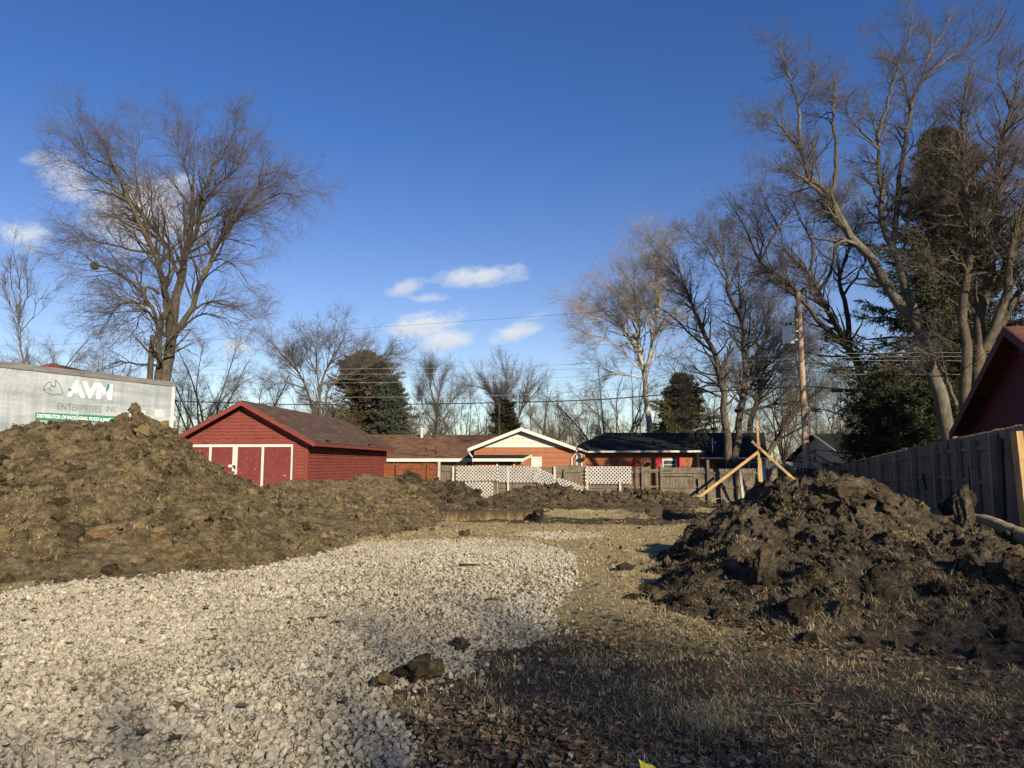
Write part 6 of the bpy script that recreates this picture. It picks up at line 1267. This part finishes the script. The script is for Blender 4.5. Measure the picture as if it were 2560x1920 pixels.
def clods():
    g = np.random.default_rng(93)
    for key, mat, n, lab, rmin, alpha, rmax in (('r', 'dirt_r', 26000, 'dark crumbled clods on the topsoil pile', .007, 1.85, .12), ('l', 'dirt_l', 42000, 'brown crumbled clods on the tall dirt pile', .009, 1.9, .13), ('m', 'dirt_l', 24000, 'brown crumbled clods on the low ridge', .011, 2.0, .12), ('f', 'dirt_b', 2200, 'dark crumbled clods on the far ridge', .02, 1.7, .2), ('b', 'dirt_b', 2600, 'dark crumbled clods on the berm by the fence', .02, 1.6, .18)):
        x0, x1, y0, y1 = PGRID[key]; N = n * 3; x = g.uniform(x0, x1, N); y = g.uniform(y0, y1, N); z, h = pile_z(key, x, y)
        hf = pile_h(x, y - .5, PILES[key][0]); ok = (h > .004) & in_view(x, y, 1.0) & (g.random(N) < np.clip(.45 + .9 * fbm(x * 1.1, y * 1.1, 3, 401), .12, 1)); x, y, z, h = x[ok][:n], y[ok][:n], z[ok][:n], h[ok][:n]
        n = len(x); r = np.minimum(rmin * (1 - g.random(n)) ** (-1 / alpha), rmax); r = np.where(h < .08, np.minimum(r, .10), r)
        big = r > rmin * 3.2; Vs, Fs, va, b = [], [], [], 0
        for sel, sub, amp, nk in ((big, 3 if key == 'r' else 2, .62, 14), (~big, 1, .35, 10)):
            i = np.where(sel)[0]
            if not len(i): continue
            sc = r[i][:, None] * g.uniform(.65, 1.25, (len(i), 3)); V, F, own = scatter(rocks(nk, sub, amp, 400 + sub, .9), np.stack([x[i], y[i], z[i] + r[i] * .15], 1), rotmats(len(i), g), sc, g)
            if sub >= 2: V = V + .06 * np.repeat(r[i], len(V) // len(i) if False else 1)[own][:, None] * np.stack([fbm(V[:, 1] * 30, V[:, 2] * 30, 3, 7), fbm(V[:, 0] * 30, V[:, 2] * 30, 3, 8), fbm(V[:, 0] * 30, V[:, 1] * 30, 3, 9)], 1) * 2
            v = g.random(len(i)) ** 1.5 if key in 'lm' else g.random(len(i)) ** 2.2; Vs.append(V); Fs.append(F + b); va.append(np.clip(v, 0, 1)[own]); b += len(V)
        tag(mesh_obj('dirt_clods', np.concatenate(Vs), np.concatenate(Fs), M[mat], None, False, {'var': np.concatenate(va)}), lab, 'dirt clods', kind='stuff')
    # crumbs over the trench surrounds and lot
    n = 9000; x = g.uniform(-7, 13, n); y = g.uniform(5, 34, n); s, _ = pit_sd(x, y); d = np.exp(-(s / .55) ** 2) * (s > -.1) + .05 + .5 * sstep(28.5, 31, y) + .5 * ((pile_max(x, y) < .02) & (pile_max(x - .4, y + .3) > .01)); k = (g.random(n) < d) & ~in_gravel(x, y) & (pile_max(x, y) < .05) & in_view(x, y); x, y = x[k], y[k]; n = len(x)
    r = np.minimum(.016 * (1 - g.random(n)) ** (-1 / 1.7), .14); V, F, own = scatter(rocks(10, 1, .3, 420, .9), np.stack([x, y, gz(x, y) + r * .3], 1), rotmats(n, g), r, g)
    tag(mesh_obj('dirt_clods', V, F, M['dirt_b'], None, False, {'var': (g.random(n) ** 4)[own]}), 'loose dark crumbs round the trench and lot', 'dirt clods', kind='stuff')
    # single clods one can point to
    def clod(u, v, d, r, mat, lab, sq=(1, 1, 1), key=None, var=0.0, seed=1, cat='dirt clod', name='dirt_clod'):
        p = P(u, v, d) if d else Gd(u, v)
        if key:
            ds = np.linspace(d - 3.5, d + 2.5, 300); q = np.array([P(u, v, a) for a in ds]); zz, hh = pile_z(key, q[:, 0], q[:, 1]); i = np.where((zz > q[:, 2]) & (hh > .02))[0]
            p = q[i[0]] if len(i) else p
            p = np.array([p[0], p[1], float(pile_z(key, p[:1], p[1:2])[0][0]) + r * .2 * sq[2]])
        V, F = rocks(1, 4, .42, seed, .95)[0]; q = V * 3; V = V * (1 + .10 * fbm(q[:, 0] * 3 + q[:, 2], q[:, 1] * 3 - q[:, 2], 4, seed))[:, None]
        rot = rotmats(1, np.random.default_rng(seed))[0]; V = (V @ rot.T) * r * np.array(sq)
        if d is None: p = p + np.array([0, 0, r * .45 * sq[2] + (.022 if in_gravel(p[:1], p[1:2])[0] else 0)])
        tag(mesh_obj(name, V + p, F, M[mat], None, True, {'var': np.full(len(V), var)}), lab, cat)
    clod(357, 1087, 14.0, .20, 'dirt_l', 'rounded yellow clay boulder near the top of the tall dirt pile', (1, 1, 1), 'l', .98, 5)
    clod(215, 1042, 13.7, .17, 'dirt_l', 'brown lump on the crest of the tall pile under the lettering', (1.2, 1, .9), 'l', .2, 6)
    clod(305, 1036, 13.9, .16, 'dirt_l', 'left one of two round lumps crowning the tall pile', (1, 1, 1), 'l', .6, 7)
    clod(340, 1036, 14.0, .19, 'dirt_l', 'right one of two round lumps crowning the tall pile', (1, 1, 1), 'l', .7, 8)
    clod(250, 1340, 11.3, .22, 'dirt_l', 'large yellow clay block low on the tall dirt pile', (1.4, 1, .75), 'l', .93, 9)
    clod(178, 1345, 11.0, .19, 'dirt_l', 'dark cracked block low on the tall pile, left of the yellow block', (1.2, 1, .9), 'l', .1, 10)
    clod(2225, 1203, 10.3, .16, 'dirt_r', 'grey cracked clod on top of the dark topsoil pile', (1.3, 1, .9), 'r', .62, 12)
    clod(2310, 1225, 10.0, .12, 'dirt_r', 'pale tan clod right of the grey one on the dark pile', (1.1, 1, .8), 'r', .9, 13)
    clod(2120, 1240, 10.0, .30, 'dirt_r', 'big slab of dark soil below the crest of the dark pile', (1.3, .8, .7), 'r', .3, 14)
    clod(1870, 1300, 9.7, .20, 'dirt_r', 'dark block at the left shoulder of the topsoil pile', (1, 1, 1.1), 'r', .35, 15)
    clod(1915, 1440, 7.5, .17, 'dirt_r', 'upright wedge of dark sod on the front of the topsoil pile', (.7, .7, 1.5), 'r', .4, 16)
    clod(2010, 1545, 6.75, .15, 'dirt_r', 'dark lump at the foot of the topsoil pile', (1.1, 1, 1.1), 'r', 0, 17)
    clod(2450, 1425, 7.0, .20, 'dirt_r', 'grey dried slab on the right part of the topsoil pile', (1.3, .8, .8), 'r', .66, 18)
    clod(1565, 1428, None, .10, 'dirt_r', 'dark lump in the grass left of the topsoil pile', (1.5, 1, .8), None, .1, 19)
    clod(1588, 1500, None, .10, 'dirt_r', 'dark lump in the grass in front of the topsoil pile, near the gravel corner', (1.6, 1, .7), None, 0, 20)
    clod(958, 1722, None, .085, 'dirt_l', 'brown clod on the gravel edge, left of its pair', (1.1, 1, .9), None, .55, 21)
    clod(1062, 1702, None, .12, 'dirt_l', 'larger brown clod on the gravel edge, right of its pair', (1.2, 1, .8), None, .3, 22)
    clod(1010, 1695, None, .07, 'dirt_r', 'small dark clod between the two brown ones at the gravel edge', (1.2, 1, .7), None, .1, 23)
    clod(1152, 1622, None, .10, 'dirt_r', 'dark flat clod half on the gravel near the leaf litter', (1.3, 1, .5), None, .4, 24)
    clod(1170, 1418, None, .085, 'dirt_r', 'dark crumbled clod lying out on the gravel', (2.0, 1, .35), None, .3, 25)
    clod(1235, 1510, None, .07, 'dirt_l', 'flat tan clod lying on the gravel', (1.7, 1, .4), None, .6, 26)
    clod(785, 1555, None, .06, 'dirt_r', 'left dark scrap of soil on the middle of the gravel', (2.2, 1, .35), None, .3, 27)
    clod(850, 1562, None, .055, 'dirt_r', 'right dark scrap of soil on the middle of the gravel', (2.2, 1, .35), None, .3, 28)
    clod(2412, 1282, 10.3, .19, 'dirt_r', 'upright sod and root chunk standing by the shaded fence', (.75, .7, 1.9), None, .72, 29)
    clod(2398, 1262, 10.9, .26, 'dirt_r', 'dark mound of soil behind the upright root chunk', (1, 1, .9), None, .0, 30)
clods()
def leaves():
    g = np.random.default_rng(94)
    oak = []
    for k in range(8):                                        # curled lobed leaves
        m = 11; t = np.linspace(0, 1, m); wd = .34 * np.sin(math.pi * np.clip(t * 1.02, 0, 1)) ** .8 * (1 + (.15 + .06 * k) * np.sin(t * math.pi * (3 + k % 4) + k)) * g.uniform(.7, 1.2) + .015
        c = .35 * g.uniform(-1, 1); cz = g.uniform(.1, .5); x = t - .5; L_ = np.stack([x, wd, cz * wd ** 1.0 * 1.2 + c * x ** 2], 1); R_ = np.stack([x, -wd * g.uniform(.8, 1.1), cz * wd * g.uniform(.3, 1.6) + c * x ** 2], 1); mid = np.stack([x, 0 * x, c * x ** 2], 1)
        V = np.concatenate([L_, mid, R_]); F = np.array([[i, i + 1, m + i + 1, m + i] for i in range(m - 1)] + [[m + i, m + i + 1, 2 * m + i + 1, 2 * m + i] for i in range(m - 1)]); oak.append((V, F))
    xs, ys, ss = [], [], []
    for (y0, y1, xa, xb, n, s) in ((2.8, 4.6, -1.0, 3.6, 7500, .044), (4.6, 7.2, -.8, 5.3, 6500, .044), (7.2, 12, -1, 8.5, 1800, .06), (7.5, 12, -8, -3.5, 900, .06), (12, 20, -9, 9, 700, .07)):
        x = g.uniform(xa, xb, n); y = g.uniform(y0, y1, n); k = in_view(x, y) & ~in_gravel(x, y) & (pile_max(x, y) < .10) & (g.random(n) < np.clip(.55 + 1.1 * fbm(x * 1.1, y * 1.1, 3, 501), .06, 1)); xs.append(x[k]); ys.append(y[k]); ss.append(s * g.uniform(.5, 1.5, k.sum()))
    n = 420; x = g.uniform(-7, 2, n); y = g.uniform(3, 13, n); k = in_view(x, y) & in_gravel(x, y); xs.append(x[k]); ys.append(y[k]); ss.append(.06 * g.uniform(.5, 1.4, k.sum()))
    x, y, s = np.concatenate(xs), np.concatenate(ys), np.concatenate(ss); n = len(x); pm = pile_max(x, y); z = gz(x, y) + np.where(in_gravel(x, y), .03, .012) + g.uniform(0, .025, n)
    V, F, own = scatter(oak, np.stack([x, y, z], 1), rotmats(n, g, .45), s, g); pt = paint_at(x, y, g)
    tag(mesh_obj('fallen_leaves', V, F, M['leaf'], None, False, {'var': np.clip(g.beta(2, 2.4, n), 0, 1)[own], 'paint': pt[own]}), 'dry brown leaves littering the grass and gravel', 'leaves', kind='stuff')
    # little sticks
    n = 700; x = g.uniform(-7, 6, n); y = g.uniform(3, 13, n); k = in_view(x, y); x, y = x[k], y[k]; n = len(x); a = g.uniform(0, 6.28, n); L = g.uniform(.05, .22, n); d = np.stack([np.cos(a), np.sin(a), g.normal(0, .1, n)], 1) * L[:, None]; h = np.zeros(n)
    p = np.stack([x, y, gz(x, y) + .03], 1); pr = pile_max(x, y); kk = pr < .02; p, d = p[kk], d[kk]; n = len(p); q = np.stack([p - d / 2, p + g.normal(0, .008, (n, 3)) + (0, 0, .01), p + d / 2], 1); V, F = strands(q, np.repeat(g.uniform(.0015, .004, n)[:, None], 3, 1), 4)
    tag(mesh_obj('twig_litter', V, F, M['twig_g'], None, True), 'small fallen twigs on the grass and gravel', 'twigs', kind='stuff')
leaves()
def small_things():
    p = Gd(1758, 1522); root = thing('marker_flag', 'small blue ribbon marker in the grass before the dark pile', 'marker flag', p)
    m = MB(); m.tube([p, p + (.0, 0, .16)], .003, 5); m.build('stake', M['steel'], root)
    m = MB(); q = [(0, 0, .02), (.004, -.01, .06), (-.006, -.012, .10), (.012, -.008, .14), (.05, -.012, .155), (.075, 0, .15)]; w = [.018, .02, .018, .02, .018, .012]
    for i in range(len(q) - 1):
        a, b = np.array(q[i]) + p, np.array(q[i + 1]) + p; s = np.array([w[i], 0, .008]); e = np.array([w[i + 1], 0, .010]); m.prism([a - s, a + s, b + e, b - e], (0, .003, 0))
    m.build('ribbon', M['blue'], root)
    p = Gd(1612, 1960); root = thing('marker_flag', 'yellow survey flag just entering the bottom of the picture', 'marker flag', p); m = MB(); m.tube([p, p + (0, 0, .14)], .002, 5); m.build('wire_stake', M['steel'], root)
    m = MB(); t = P(1596, 1897, p[1]); m.prism([t, t + (.02, 0, -.075), t + (.10, .01, -.06), t + (.075, .01, -.035), t + (.03, 0, -.02)], (0, .002, 0)); m.build('flag', M['yellow'], root)
    g = np.random.default_rng(95); c = P(262, 1385, 10.9); c = np.array([c[0], c[1], 0]); n = 60; x = c[0] + g.normal(0, .07, n); y = c[1] + g.normal(0, .04, n); z, h = pile_z('l', x, y); z = np.where(h > .01, z, gz(x, y)); V, Q, T, a = tri_blades(np.stack([x, y, z], 1), 0, .11 * g.uniform(.5, 1.3, n), np.full(n, .5), g, 1.1, w=.003)
    tag(mesh_obj('painted_grass', V, [Q, T], M['opaint']), 'grass tuft sprayed bright orange at the foot of the tall pile', 'grass tuft')
    pts = [P(2425, 1302, 11.3), P(2470, 1308, 10.9), P(2520, 1328, 10.4), P(2590, 1355, 9.8), P(2700, 1395, 9.1)]; s = resample(pts, 40); m = MB(); m.tube(s, .115 + .004 * np.sin(np.arange(40) * 1.3), 14); tag(m.build('erosion_log', M['wattle'], smooth=True), 'long straw filled erosion roll at the foot of the shaded fence', 'erosion roll')
    p = Gd(1441, 1465); V, F = rocks(1, 3, .3, 77)[0]; tag(mesh_obj('litter_scrap', V * np.array([.035, .03, .045]) + p + (0, 0, .03), F, M['steel'], None, True), 'crumpled silver scrap at the right edge of the gravel', 'litter')
    p = Gd(1136, 1743); V, F = rocks(1, 2, .4, 78)[0]; tag(mesh_obj('litter_scrap', V * np.array([.022, .02, .014]) + p + (0, 0, .02), F, M['teal'], None, False), 'small blue scrap in the leaf litter near the brown clods', 'litter')
    m = MB(); a, b = P(534, 1172, 17.3), P(572, 1197, 17.2); m.beam(a, b, .09, .03, (0, 1, 0)); tag(m.build('broken_board', M['newwood']), 'pale broken board leaning in the dirt before the garage door', 'board')
    for k, (u0, v0, u1, v1, d, lab) in enumerate(((1535, 1225, 1562, 1245, 32.2, 'stick poking from the berm below the white lattice'), (1780, 1252, 1800, 1246, 33, 'pale splinter of wood near the foot of the lumber brace'), (1720, 1247, 1760, 1243, 33, 'broken root piece beside the foot of the lumber brace'), (2375, 1445, 2392, 1400, 7.0, 'thin root sticking from the sod on the dark pile'))):
        m = MB(); m.tube([P(u0, v0, d), P((u0 + u1) / 2, (v0 + v1) / 2 - 2, d), P(u1, v1, d - .1)], [.02 if d > 10 else .006, .03 if d > 10 else .007, .012 if d > 10 else .003], 6); tag(m.build('stick', M['newwood' if k in (1,) else 'bark']), lab, 'stick')
small_things()
